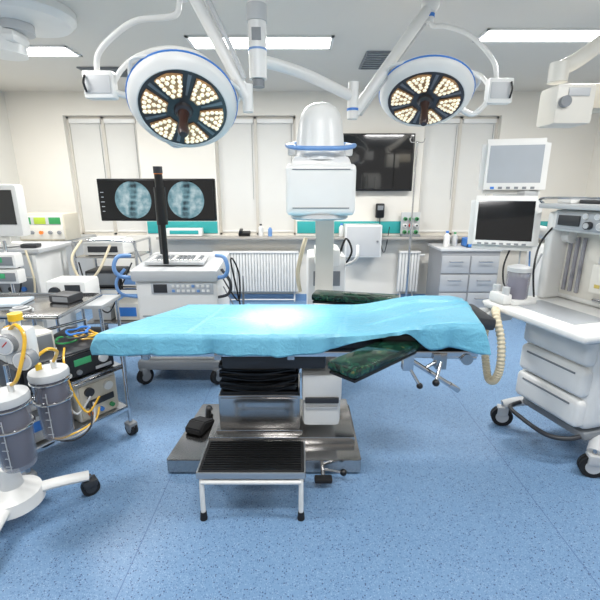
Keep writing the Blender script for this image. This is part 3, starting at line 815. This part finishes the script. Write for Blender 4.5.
# ------------------------------------------------------------ left counter side
T = thing('side_counter', (-3.4, 5.0, 0), 'grey laminate side counter along the wall', 'counter')
g = G(T); g.bx(-3.88, -2.92, 4.25, 5.78, .95, .99, M('counter_laminate', (172, 174, 174), .35), .006); g.obj('worktop')
g = G(T); g.bx(-3.86, -3.0, 4.3, 5.75, .0, .95, white, .01)
for i in range(3): g.bx(-3.0, -2.985, 4.35 + i * .47, 4.79 + i * .47, .1, .9, offw, .005)
for i in range(2): g.bx(-3.83 + i * .41, -3.44 + i * .41, 4.285, 4.3, .1, .9, offw, .005)
g.obj('base_cabinet')
T = thing('electrosurgical_generator', (-3.15, 5.1, .99), 'beige electrosurgical unit with green front panel on the counter', 'medical device')
g = G(T); g.box((-3.15, 5.1, 1.16), (.58, .34, .33), beige, .02); g.box((-3.15, 4.927, 1.16), (.54, .01, .28), white2, .004); g.obj('housing')
g = G(T)
g.box((-3.15, 4.922, 1.24), (.50, .004, .10), offw, .001)
for i in range(3): g.box((-3.33 + i * .18, 4.92, 1.24), (.14, .008, .08), green if i != 1 else M('lime_panel', (165, 190, 60), .4), .003)
g.obj('control_panel')
for i in range(5):
    g = G(T); g.cyl((-3.37 + i * .11, 4.922, 1.10), (-3.37 + i * .11, 4.90, 1.10), .022, orange if i == 2 else grey); g.obj('knob')
T = thing('patient_monitor', (-2.72, 3.72, 1.1), 'white bedside monitor with dark screen on a cart', 'monitor')
g = G(T); g.box((-2.74, 3.72, 1.42), (.46, .12, .46), white, .03); g.cyl((-2.74, 3.74, 1.1), (-2.74, 3.74, 1.25), .04, white); g.cyl((-2.74, 3.74, 1.10), (-2.74, 3.74, 1.12), .13, white); g.obj('housing')
g = G(T); g.bx(-2.93, -2.55, 3.652, 3.659, 1.3, 1.6, glassy); g.bx(-2.90, -2.70, 3.649, 3.653, 1.5, 1.51, M('dim_blue_trace', (60, 100, 150), .3, emit=.3)); g.obj('screen')
T = thing('device_cart', (-2.7, 3.85, 0), 'white wheeled cart with stacked drawers and device fronts', 'medical cart')
g = G(T); g.bx(-3.0, -2.40, 3.6, 4.1, .15, 1.05, white, .02); g.bx(-3.03, -2.34, 3.57, 4.13, 1.05, 1.09, offw, .01); g.obj('body')
for i in range(4):
    g = G(T); g.bx(-2.97, -2.43, 3.585, 3.6, .19 + i * .215, .39 + i * .215, (white2, offw, grey, offw)[i], .006)
    if i == 2:
        for k in range(4): g.cyl((-2.9 + k * .12, 3.585, .72), (-2.9 + k * .12, 3.568, .72), .022, (black, orange, black, blue)[k])
    dw = g.obj('drawer')
    g = G(dw); g.bx(-2.8, -2.6, 3.573, 3.586, .345 + i * .215, .36 + i * .215, dgrey, .003); g.obj('handle')
for p in ((-2.93, 3.67, 0), (-2.46, 3.67, 0), (-2.93, 4.03, 0), (-2.46, 4.03, 0)): caster(T, p, .06)
g = G(); g.box((-2.46, 3.66, 1.11), (.14, .10, .035), dgrey, .01, rot=(0, 0, 5)); g.box((-2.46, 3.655, 1.13), (.10, .07, .006), grey, .002, rot=(0, 0, 5))
g.obj('keypad', label='small dark keypad lying on the device cart', category='keypad')
g = G(); g.tube([(-2.45, 3.56, 1.08), (-2.38, 3.5, .8), (-2.42, 3.46, .55), (-2.55, 3.5, .45), (-2.65, 3.54, .7)], .009, hosem, n=8)
g.obj('hanging_cable', label='beige cable hanging down from the device cart', category='cable')
g = G(); g.tube([(-2.52, 3.55, 1.05), (-2.5, 3.48, .75), (-2.62, 3.47, .62), (-2.75, 3.52, .85)], .007, black, n=8)
g.obj('hanging_cable', label='black cable looped on the front of the device cart', category='cable')
T = thing('pump_stand', (-2.42, 3.28, 0), 'chrome pole stand carrying two stacked white syringe pumps', 'infusion stand')
g = G(T); g.cyl((-2.42, 3.28, .08), (-2.42, 3.28, 1.2), .014, chrome)
for k in range(5):
    a = 2 * math.pi * k / 5 + .4; g.cyl((-2.42, 3.28, .10), (-2.42 + .2 * math.cos(a), 3.28 + .2 * math.sin(a), .08), .012, chrome)
g.obj('pole')
for k in range(5):
    a = 2 * math.pi * k / 5 + .4; caster(T, (-2.42 + .2 * math.cos(a), 3.28 + .2 * math.sin(a), 0), .035)
for z in (.92, 1.05):
    g = G(T); g.box((-2.42, 3.22, z), (.28, .10, .115), white, .015); p_ = g.obj('syringe_pump')
    g = G(p_); g.box((-2.40, 3.166, z), (.20, .006, .07), grey, .002); g.box((-2.43, 3.163, z + .01), (.10, .006, .04), M('green_display', (60, 150, 100), .3, emit=.15), .002); g.obj('display')
T = thing('supply_trolley', (-1.96, 4.2, 0), 'open steel supply trolley with three shelves', 'trolley')
g = G(T)
for x in (-2.27, -1.65):
    for y in (4.0, 4.4): g.cyl((x, y, .1), (x, y, 1.1), .014, chrome)
    g.cyl((x, 4.0, 1.1), (x, 4.4, 1.1), .012, chrome)
g.tube([(-2.27, 4.0, 1.1), (-1.96, 3.98, 1.12), (-1.65, 4.0, 1.1)], .012, chrome); g.obj('frame')
for z in (.95, .62, .25):
    g = G(T); g.bx(-2.27, -1.65, 4.0, 4.4, z - .015, z, steel, .004); g.obj('shelf')
for p in ((-2.27, 4.0, 0), (-1.65, 4.0, 0), (-2.27, 4.4, 0), (-1.65, 4.4, 0)): caster(T, p, .045)
T = thing('printer', (-2.0, 4.2, .95), 'white compact printer on the steel trolley', 'printer')
g = G(T); g.box((-2.0, 4.2, 1.03), (.42, .3, .15), white, .025); g.box((-2.0, 4.2, 1.115), (.3, .2, .02), offw, .008); g.obj('housing')
g = G(T); g.box((-2.0, 4.045, 1.02), (.3, .012, .06), dgrey, .003); g.obj('paper_slot')
T = thing('recorder_unit', (-2.05, 4.2, .62), 'dark grey recorder unit on the trolley shelf', 'medical device')
g = G(T); g.box((-2.05, 4.2, .71), (.34, .3, .17), dgrey, .015); g.obj('housing')
g = G(T); g.box((-2.05, 4.045, .71), (.3, .008, .12), grey, .003); g.obj('front_panel')
g = G(); g.box((-1.78, 4.2, .68), (.16, .24, .11), white, .012); g.box((-1.78, 4.078, .68), (.12, .006, .07), lblue, .002); g.obj('pump_unit', label='small white infusion pump beside the recorder', category='medical device')
g = G(); g.box((-1.84, 4.2, .35), (.26, .26, .19), white2, .01); g.box((-1.84, 4.068, .35), (.2, .004, .1), blue, .001); g.obj('supply_box', label='cream cardboard supply box on the lower trolley shelf', category='box')
g = G(); g.box((-2.12, 4.2, .33), (.2, .24, .15), offw, .01); g.obj('supply_box', label='grey supply box on the lower trolley shelf', category='box')
g = G(); g.tube([(-2.22, 3.97, .9), (-2.12, 3.9, .6), (-1.95, 3.88, .4), (-1.8, 3.9, .65), (-1.68, 3.95, .9)], .008, black, n=6)
g.obj('cable_loop', label='black cable looped from the steel trolley', category='cable')
g = G(); g.tube([(-1.65, 3.96, 1.1), (-1.53, 3.9, .8), (-1.51, 3.9, .5), (-1.6, 3.95, .3)], .008, grey, n=6)
g.obj('cable_loop', label='grey cable hanging from the steel trolley', category='cable')
g = G(); g.tube([(-2.15, 3.95, 1.12), (-2.2, 3.82, .95), (-2.1, 3.8, .72), (-1.95, 3.82, .85), (-1.86, 3.92, 1.08)], .012, hosem, n=8)
g.obj('hose_loop', label='beige breathing hose draped over the trolley rail', category='hose')

# instrument table (overhanging tray)
T = thing('instrument_table', (-2.0, 2.75, 0), 'stainless steel overhanging instrument table on a wheeled stand', 'instrument table')
g = G(T); g.bx(-2.3, -1.46, 2.3, 2.86, .845, .857, steel, .003)
for (a, b_, c, d) in ((-2.3, -1.46, 2.3, 2.312), (-2.3, -1.46, 2.848, 2.86), (-1.472, -1.46, 2.3, 2.86), (-2.3, -2.288, 2.3, 2.86)): g.bx(a, b_, c, d, .845, .87, chrome, .003)
g.obj('tray')
g = G(T); g.cyl((-2.15, 2.8, .12), (-2.15, 2.8, .84), .022, chrome); g.cyl((-2.15, 2.8, .83), (-1.6, 2.6, .83), .014, chrome); g.bx(-2.2, -1.6, 2.78, 2.83, .09, .12, steel, .008); g.bx(-2.22, -2.17, 2.5, 3.1, .09, .12, steel, .008); g.obj('stand')
for p in ((-2.195, 2.55, 0), (-2.195, 3.05, 0), (-1.63, 2.8, 0)): caster(T, p, .04)
g = G(); g.box((-1.98, 2.6, .870), (.26, .20, .022), M('paper_pack', (176, 188, 198), .6), .008, rot=(0, 0, 8))
g.obj('folded_pack', label='folded pale sterile pack on the steel table', category='sterile pack')
g = G(); g.box((-1.62, 2.68, .885), (.16, .14, .055), dgrey, .012, rot=(0, 0, -12)); g.box((-1.625, 2.612, .885), (.12, .006, .035), grey, .002, rot=(0, 0, -12))
g.obj('camera_control_unit', label='small dark grey control unit on the steel table', category='medical device')
g = G(); cxx, cyy = -1.76, 2.42
g.tube([(cxx + (.07 - .002 * i) * math.cos(i * math.pi / 4), cyy + (.055 - .0015 * i) * math.sin(i * math.pi / 4), .865 + .0016 * i) for i in range(17)], .006, offw, n=6, sub=3)
g.obj('coiled_cable', label='pale grey cable coiled on the steel table', category='cable')
T = thing('side_table', (-1.95, 3.15, 0), 'low white side table with a shelf behind the steel tray', 'side table')
g = G(T); g.bx(-2.15, -1.55, 3.0, 3.35, .70, .73, offw, .008); g.obj('top')
g = G(T)
for x in (-2.12, -1.58):
    for y in (3.03, 3.32): g.cyl((x, y, .0), (x, y, .7), .014, chrome)
g.bx(-2.13, -1.57, 3.02, 3.33, .28, .30, alu, .004); g.obj('leg_frame')
T = thing('warming_unit', (-1.85, 3.18, .73), 'white warming unit with round hose port on the side table', 'medical device')
g = G(T); g.box((-1.85, 3.18, .82), (.32, .24, .18), white, .03); g.cyl((-1.93, 3.06, .82), (-1.93, 3.04, .82), .045, dgrey); g.obj('housing')
g = G(T); g.box((-1.79, 3.058, .85), (.12, .008, .06), dgrey, .002); g.obj('display')
g = G(); g.box((-1.85, 3.18, .38), (.36, .24, .15), dgrey, .012); g.box((-1.85, 3.056, .38), (.3, .006, .1), grey, .002); g.obj('power_unit', label='dark grey power unit on the side table shelf', category='medical device')

# ------------------------------------------------------------ equipment trolley (rotated)
TT = thing('equipment_trolley', (-1.32, 2.13, 0), 'tubular steel equipment trolley with two shelves and castors', 'trolley', rotz=55)
g = G(TT, False)
for x in (-.31, .31):
    for y in (.0, .42): g.cyl((x, y, .10), (x, y, .74), .013, chrome)
    g.cyl((x, 0, .2), (x, .42, .2), .01, chrome)
g.cyl((-.31, .42, .735), (.31, .42, .735), .01, chrome)
g.obj('frame')
for z in (.21, .51):
    g = G(TT, False); g.bx(-.31, .31, .0, .42, z - .015, z, alu, .004); g.bx(-.31, .31, -.008, .0, z - .02, z + .012, chrome, .002); g.obj('shelf')
for x in (-.31, .31):
    for y in (0, .42): caster(TT, (x, y, 0), .045, world=False)
T = thing('insufflator_unit', (-1.32, 2.13, 0), 'black video and insufflation unit with green display on the trolley', 'medical device', rotz=55)
g = G(T, False); g.box((0, .2, .60), (.54, .34, .17), dgrey, .012); g.box((0, .025, .60), (.52, .012, .15), black, .004); g.obj('housing')
g = G(T, False)
g.bx(-.24, .25, .014, .020, .535, .665, M('panel_charcoal', (36, 38, 42), .4), .002)
g.bx(.02, .12, .010, .018, .60, .64, M('green_display', (60, 150, 100), .3, emit=.15), .002); g.bx(-.22, -.04, .010, .018, .60, .65, grey, .002); g.bx(.14, .24, .010, .018, .54, .56, offw, .001)
g.obj('front_panel')
for i in range(5):
    g = G(T, False); g.cyl((-.2 + i * .06, .02, .56), (-.2 + i * .06, .0, .56), .015, grey if i != 3 else white); g.obj('socket')
g = G(T, False); g.cyl((.19, .02, .605), (.19, -.005, .605), .028, white); g.obj('knob')
T = thing('light_source_unit', (-1.32, 2.13, 0), 'white light source unit stacked on the black unit', 'medical device', rotz=55)
g = G(T, False); g.box((-.13, .26, .745), (.26, .20, .115), white2, .012); g.obj('housing')
g = G(T, False); g.box((-.13, .157, .745), (.23, .008, .09), grey, .003); g.box((-.19, .152, .75), (.07, .006, .05), blue, .002); g.obj('front_panel')
T = thing('diathermy_unit', (-1.32, 2.13, 0), 'cream diathermy unit with dials on the lower trolley shelf', 'medical device', rotz=55)
g = G(T, False); g.box((.14, .18, .345), (.26, .30, .26), white2, .025); g.box((.14, .028, .345), (.23, .01, .22), beige, .006); g.obj('housing')
g = G(T, False); g.bx(.05, .23, .014, .024, .31, .35, dgrey, .002); g.obj('display')
for (x, z, r_, mt) in ((.08, .41, .028, dgrey), (.2, .41, .028, white), (.07, .27, .014, orange), (.14, .27, .014, blue), (.21, .27, .014, green)):
    g = G(T, False); g.cyl((x, .025, z), (x, .003, z), r_, mt); g.obj('dial')
T = thing('control_module', (-1.32, 2.13, 0), 'grey control module with blue front on the lower trolley shelf', 'medical device', rotz=55)
g = G(T, False); g.box((-.16, .2, .30), (.26, .3, .17), grey, .012); g.box((-.16, .045, .30), (.24, .01, .15), offw, .003); g.obj('housing')
g = G(T, False); g.bx(-.25, -.15, .034, .041, .29, .35, blue, .002); g.obj('display')
g = G(T, False); g.cyl((-.1, .04, .31), (-.1, .02, .31), .018, black); g.obj('knob')
g = G(T, False); g.bx(-.27, -.05, .1, .3, .386, .43, white, .01); g.obj('top_module')
random.seed(2)
cx, cy = -1.39, 2.34
for k in range(5):
    g = G()
    mt = (ytube, green, ytube, dgrey, blue)[k]
    ox, oy = cx + random.uniform(-.06, .06), cy + random.uniform(-.06, .06)
    pts = [(ox + (.06 + .02 * math.sin(3 * a + k)) * math.cos(a), oy + (.06 + .02 * math.cos(2 * a + k)) * math.sin(a), .70 + .014 * k + .002 * math.sin(4 * a)) for a in [i * math.pi / 5 for i in range(18)]]
    g.tube(pts, .0065, mt, n=6, sub=3)
    g.obj('coiled_lead', label='%s lead coiled on top of the black unit' % ('yellow', 'green', 'yellow', 'dark grey', 'blue')[k], category='cable', group='coiled leads on the trolley')
for k in range(3):
    g = G()
    g.tube([(-1.25 + .03 * k, 2.12, .42 - .03 * k), (-1.2, 2.03 + .02 * k, .3), (-1.27, 1.97, .24 + .02 * k), (-1.37, 1.94, .27), (-1.42, 1.97, .33 + .02 * k)], .006, (dgrey, offw, ytube)[k], n=6)
    g.obj('hanging_lead', label='%s lead hanging from the diathermy unit' % ('dark grey', 'pale grey', 'yellow')[k], category='cable', group='leads hanging from the trolley')
for k in range(2):
    g = G()
    g.tube([(-1.44 + .05 * k, 2.20, .70), (-1.36 + .03 * k, 2.05 + .03 * k, .66), (-1.33 + .04 * k, 2.02 + .03 * k, .5), (-1.28 + .05 * k, 2.04 + .02 * k, .36), (-1.22 + .05 * k, 2.10, .44)], .006, (offw, ytube)[k], n=6)
    g.obj('hanging_lead', label='%s lead draped over the front of the black unit' % ('pale grey', 'yellow')[k], category='cable', group='leads hanging from the trolley')

# ------------------------------------------------------------ suction unit
T = thing('suction_unit', (-1.42, 1.66, 0), 'white wheeled suction unit with two clear canisters and gauges', 'suction unit')
g = G(T)
g.lathe([(.13, .10), (.12, .16), (.05, .20), (.035, .3)], white, (-1.42, 1.66, 0))
for p in ((-1.14, 1.83), (-1.36, 1.36), (-1.72, 1.78), (-1.66, 1.42)):
    g.tube([(-1.42, 1.66, .135), ((p[0] - 1.42) / 2, (p[1] + 1.66) / 2, .135), (p[0], p[1], .115)], .034, white, n=12, sub=4, flat=.7)
g.cyl((-1.42, 1.66, .2), (-1.42, 1.66, 1.08), .024, white)
g.tube([(-1.42, 1.66, .94), (-1.34, 1.66, .96), (-1.24, 1.66, .96)], .02, white)
g.obj('stand')
for p in ((-1.14, 1.83, 0), (-1.36, 1.36, 0), (-1.72, 1.78, 0), (-1.66, 1.42, 0)): caster(T, p, .045, ang=50, body=dgrey)
for (x, y) in ((-1.235, 1.80), (-1.275, 1.56)):
    g = G(T); g.lathe([(.064, .395), (.07, .405), (.082, .70), (.082, .72)], jar, (x, y, 0), n=30); ca = g.obj('canister')
    g = G(ca); g.lathe([(.056, .41), (.064, .42), (.072, .60), (.062, .66), (.03, .71)], liner, (x, y, 0), n=20)
    g.obj('liner_bag')
    g = G(ca)
    g.box((x + .02, y - .0785, .54), (.004, .002, .24), offw)
    for k in range(6): g.box((x + .012, y - .0785, .44 + k * .04), (.018 if k % 2 else .028, .002, .003), offw)
    g.obj('volume_scale')
    g = G(ca); g.lathe([(.088, .715), (.09, .735), (.085, .75), (.04, .762), (.0, .765)], offw, (x, y, 0), n=30); g.cyl((x + .03, y, .76), (x + .03, y, .80), .012, white); g.cyl((x - .03, y - .02, .76), (x - .03, y - .02, .79), .014, yellow); g.obj('lid')
    g = G(ca); g.ring((x, y, .60), .083, .007, chrome); g.ring((x, y, .70), .086, .005, chrome); g.cyl((x - .08, y, .60), (-1.42, 1.66, .60), .008, chrome)
    g.cyl((x - .085, y, .59), (x - .085, y, .71), .006, chrome, n=8)
    g.obj('holder_ring')
g = G(T); g.box((-1.225, 1.64, .945), (.12, .07, .17), white, .025); g.cyl((-1.225, 1.64, 1.0), (-1.225, 1.64, 1.06), .016, white); g.obj('regulator_body')
for (x, z) in ((-1.25, .965), (-1.185, .895)):
    g = G(T); g.cyl((x, 1.62, z), (x, 1.575, z), .044, grey, n=28); g.cyl((x, 1.58, z), (x, 1.574, z), .041, white, n=28); gg = g.obj('gauge')
    g = G(gg); g.cyl((x, 1.574, z), (x, 1.572, z), .034, litscr, n=28); g.box((x + .008, 1.570, z + .008), (.03, .003, .004), red, 0, rot=(0, -45, 0)); g.obj('dial_face')
for (x, y, z) in ((-1.225, 1.64, 1.06), (-1.42, 1.66, 1.08)):
    g = G(T); g.cyl((x, y, z), (x, y, z + .03), .028, yellow); g.obj('valve_cap')
for pts in ([(-1.205, 1.80, .79), (-1.15, 1.76, .86), (-1.15, 1.70, .90), (-1.18, 1.655, .88)],
            [(-1.245, 1.56, .79), (-1.19, 1.54, .84), (-1.16, 1.58, .99), (-1.20, 1.6, 1.05), (-1.27, 1.63, 1.0)],
            [(-1.265, 1.78, .78), (-1.29, 1.72, .90), (-1.30, 1.66, 1.0), (-1.26, 1.64, 1.03)]):
    g = G(T); g.tube(pts, .008, ytube, n=8); g.obj('suction_tube')

# ------------------------------------------------------------ anaesthesia machine
T = thing('anaesthesia_machine', (1.36, 2.19, 0), 'large white anaesthesia workstation with drawers, worktop and screens', 'anaesthesia machine', rotz=-74)
def A(): return G(T, False)
wg = M('worktop_grey', (166, 170, 174), .3)
g = A(); g.box((-.01, .30, .885), (.72, .72, .05), white, .022, seg=3); g.box((-.02, .16, .911), (.44, .24, .006), wg, .002); g.box((0, .32, .85), (.62, .56, .03), offw, .01)
g.tube([(-.33, -.02, .885), (-.39, -.03, .885), (-.40, .08, .885), (-.39, .25, .885), (-.35, .27, .885)], .012, white); g.obj('worktop')
g = A(); g.box((.0, .50, .555), (.50, .60, .60), white, .06, seg=4); g.obj('lower_cabinet')
for i in range(3):
    g = A(); z0 = .27 + i * .19
    g.box((.0, .20, z0 + .09), (.46, .09, .178), white, .042, seg=4); dw = g.obj('drawer')
    g = G(dw, False); g.box((.0, .158, z0 + .140), (.34, .014, .012), grey, .004); g.obj('handle')
g = A(); g.box((.02, .50, .22), (.46, .56, .05), grey, .02)
cw = ((-.28, .14), (.30, .25), (-.28, .86), (.32, .86))
for p in cw:
    g.tube([(p[0] * .3, .46, .21), (p[0] * .8, .46 + (p[1] - .46) * .6, .195), (p[0], p[1], .155)], .040, offw, n=12, flat=.75)
g.obj('wheel_base')
g = A(); g.tube([(-.20, .20, .21), (-.18, .10, .20), (-.05, .08, .19), (.12, .08, .19), (.20, .14, .20), (.22, .22, .21)], .014, dgrey, n=10); g.obj('foot_rail')
for p in cw: caster(T, (p[0], p[1], 0), .07, world=False, body=offw, ang=30)
g = A()
g.box((.03, .58, 1.20), (.70, .28, .58), white, .04, seg=4); g.box((-.295, .42, 1.19), (.06, .22, .56), white, .025, seg=3); g.box((.355, .42, 1.19), (.06, .22, .56), white, .025, seg=3)
g.box((.03, .42, 1.42), (.62, .24, .13), white, .03, seg=3)
g.box((.03, .48, 1.505), (.76, .46, .03), offw, .012)
g.tube([(-.33, .27, 1.52), (-.33, .26, 1.55), (.03, .25, 1.555), (.39, .26, 1.55), (.39, .27, 1.52)], .008, chrome, n=8)
g.obj('upper_cabinet')
g = A(); g.box((.03, .297, 1.42), (.54, .012, .10), wg, .004); g.box((-.15, .288, 1.425), (.14, .01, .06), dgrey, .003); g.obj('control_panel')
for i in range(4):
    g = A(); x = -.02 + i * .08
    g.cyl((x, .295, 1.405), (x, .265, 1.405), .022, (dgrey, white, dgrey, lblue)[i]); g.cyl((x, .265, 1.405), (x, .26, 1.405), .016, offw); g.obj('control_knob')
for i in range(3):
    g = A(); g.cyl((-.05 + i * .07, .294, 1.455), (-.05 + i * .07, .286, 1.455), .017, white, n=18); g.cyl((-.05 + i * .07, .286, 1.455), (-.05 + i * .07, .284, 1.455), .013, litscr, n=18); g.obj('pressure_gauge')
for i in range(3):
    g = A(); g.cyl((-.22 + i * .045, .42, .98), (-.22 + i * .045, .42, 1.32), .012, clear); g.cyl((-.22 + i * .045, .42, 1.02 + .05 * i), (-.22 + i * .045, .42, 1.04 + .05 * i), .010, black, n=10); g.obj('flow_tube')
g = A(); g.box((.03, .438, 1.15), (.58, .01, .40), white2, .004); g.cyl((-.02, .43, .96), (.30, .43, .96), .012, chrome); g.box((.14, .42, 1.29), (.32, .03, .03), alu, .006); g.obj('back_rail')
for i, mt in enumerate((M('dull_yellow', (190, 170, 90), .4), M('dull_purple', (120, 95, 140), .4))):
    x = .07 + i * .15; g = A()
    g.box((x, .37, 1.11), (.105, .10, .17), white2, .018); g.cyl((x, .37, 1.19), (x, .37, 1.235), .045, offw); g.cyl((x, .37, 1.235), (x, .37, 1.25), .030, grey); va = g.obj('vaporizer')
    g = G(va, False); g.box((x, .318, 1.07), (.03, .006, .02), mt, .002); g.cyl((x + .03, .318, 1.14), (x + .03, .31, 1.14), .01, green if i == 0 else mt); g.obj('filler_port')
ax, ay = -.26, .09
g = A(); g.lathe([(.062, .935), (.066, .945), (.066, 1.10), (.06, 1.12)], clear, (ax, ay, 0), n=28); ab = g.obj('absorber_canister')
g = G(ab, False); g.lathe([(.070, 1.11), (.070, 1.135), (.03, 1.15)], offw, (ax, ay, 0), n=28); g.obj('lid')
g = G(ab, False); g.lathe([(.056, .94), (.056, 1.06), (0, 1.06)], M('grey_absorbent', (120, 112, 138), .8), (ax, ay, 0)); g.obj('absorbent')
g = A(); g.box((ax, ay, .925), (.17, .17, .03), white, .01); g.box((ax - .01, ay - .11, .945), (.13, .07, .07), white, .02); g.cyl((ax - .05, ay - .11, .97), (ax - .05, ay - .11, 1.02), .022, offw); g.cyl((ax + .03, ay - .11, .97), (ax + .03, ay - .11, 1.02), .022, offw); g.box((-.33, .06, .82), (.10, .12, .09), white, .02); g.cyl((-.35, .01, .83), (-.38, -.07, .83), .02, white)
g.obj('breathing_valve_block')
g = A(); g.tube([(-.30, -.01, .86), (-.20, -.10, .86), (-.11, -.12, .72), (-.08, -.13, .56), (-.10, -.14, .47), (-.15, -.14, .46), (-.2, -.13, .55), (-.25, -.12, .68), (-.29, -.08, .80)], .023, hosem, n=12, sub=14, corr=.12)
g.obj('breathing_hose')
g = A(); g.ball((-.34, -.07, .73), .045, M('blue_grey_bag', (120, 128, 136), .5), sc=(.8, .8, 1.6)); g.cyl((-.34, -.07, .79), (-.34, -.0, .83), .015, white); g.obj('reservoir_bag')
g = A(); g.box((-.07, .5, 1.535), (.26, .2, .03), dgrey, .01); g.obj('top_tray')
g = A(); g.box((.18, .5, 1.54), (.16, .2, .04), lblue, .01); g.obj('top_case')
g = A(); g.box((-.26, .42, 1.54), (.1, .14, .04), white, .01); g.obj('top_module')
def loc(wx, wy, wz):
    dx, dy = wx - 1.36, wy - 2.19; a = R(74)
    return (dx * math.cos(a) - dy * math.sin(a), dx * math.sin(a) + dy * math.cos(a), wz)
def screen(name, wx, wy, wz, w, h, wr, tilt, casem, scrm, extra):
    L0 = Vector(loc(wx, wy, wz)); q = Euler((R(tilt), 0, R(74 + wr))).to_quaternion()
    mx = Matrix.Translation(L0) @ q.to_matrix().to_4x4()
    g = A()
    for (sw, sd, sh, oy, bv) in ((w, .08, h, 0, .03), (w * .80, .12, h * .78, .09, .04)):
        bm = bmesh.new(); bmesh.ops.create_cube(bm, size=1.0)
        for v in bm.verts: v.co = Vector((v.co.x * sw, v.co.y * sd + oy, v.co.z * sh))
        bmesh.ops.bevel(bm, geom=bm.edges[:], offset=bv, segments=4, affect='EDGES')
        g.addbm(bm, casem, mx.copy())
    m = g.obj(name)
    def pl(x0, x1, z0, z1, y, mat, gg):
        gg.add([mx @ Vector((x0, y, z0)), mx @ Vector((x1, y, z0)), mx @ Vector((x1, y, z1)), mx @ Vector((x0, y, z1))], [[0, 1, 2, 3]], mat)
    g = G(m, False)
    if extra: pl(-w / 2 + .045, w / 2 - .045, -h / 2 + .075, h / 2 - .045, -.0412, scrm, g)
    else: pl(-w / 2 + .045, w / 2 - .045, -h / 2 + .06, h / 2 - .04, -.0412, scrm, g)
    g.obj('screen_panel')
    g = G(m, False)
    if extra:
        for k in range(6): pl(-w / 2 + .07 + k * .05, -w / 2 + .095 + k * .05, -h / 2 + .034, -h / 2 + .05, -.0414, (blue if k == 0 else grey), g)
    else:
        for k in range(7): pl(-w / 2 + .06 + k * .045, -w / 2 + .085 + k * .045, -h / 2 + .032, -h / 2 + .044, -.0414, grey, g)
    g.obj('button_strip')
scr_g = M('grey_lit_screen', (160, 165, 170), 0.2, emit=0.12)
screen('monitor', 1.45, 2.86, 1.75, .42, .36, -14, -2, white, scr_g, True)
screen('control_display', 1.375, 2.74, 1.385, .43, .36, -20, -10, white, glassy, False)
g = A()
g.cyl(loc(1.52, 3.0, 1.25), loc(1.52, 3.0, 1.85), .032, white)
g.tube([loc(1.52, 3.0, 1.35), loc(1.62, 2.9, 1.33), loc(1.67, 2.70, 1.32), loc(1.70, 2.5, 1.32)], .042, white, n=12)
g.box(loc(1.50, 2.95, 1.75), (.10, .10, .10), white, .02); g.box(loc(1.45, 2.90, 1.40), (.12, .12, .12), white, .02)
g.box(loc(1.52, 2.93, 1.575), (.30, .12, .04), offw, .012)
g.obj('screen_arm')
for pts, mt in (([loc(1.48, 2.8, 1.22), loc(1.42, 2.75, 1.10), loc(1.38, 2.65, 1.0), loc(1.4, 2.6, .94)], black), ([loc(1.55, 2.8, 1.25), loc(1.5, 2.7, 1.1), loc(1.52, 2.62, 1.02), loc(1.58, 2.6, 1.2)], offw), ([loc(1.6, 2.8, 1.32), loc(1.56, 2.68, 1.05), loc(1.5, 2.6, .97), loc(1.46, 2.5, .93)], lblue), ([loc(1.62, 2.56, 1.4), loc(1.5, 2.5, 1.28), loc(1.46, 2.46, 1.12), loc(1.5, 2.48, .94)], black)):
    g = A(); g.tube(pts, .006, mt, n=6); g.obj('cable')

# ------------------------------------------------------------ world
w = bpy.data.worlds.new('world'); scene.world = w; w.use_nodes = True
bg = w.node_tree.nodes['Background']; bg.inputs[0].default_value = (1.0, .985, .965, 1); bg.inputs[1].default_value = 0.5
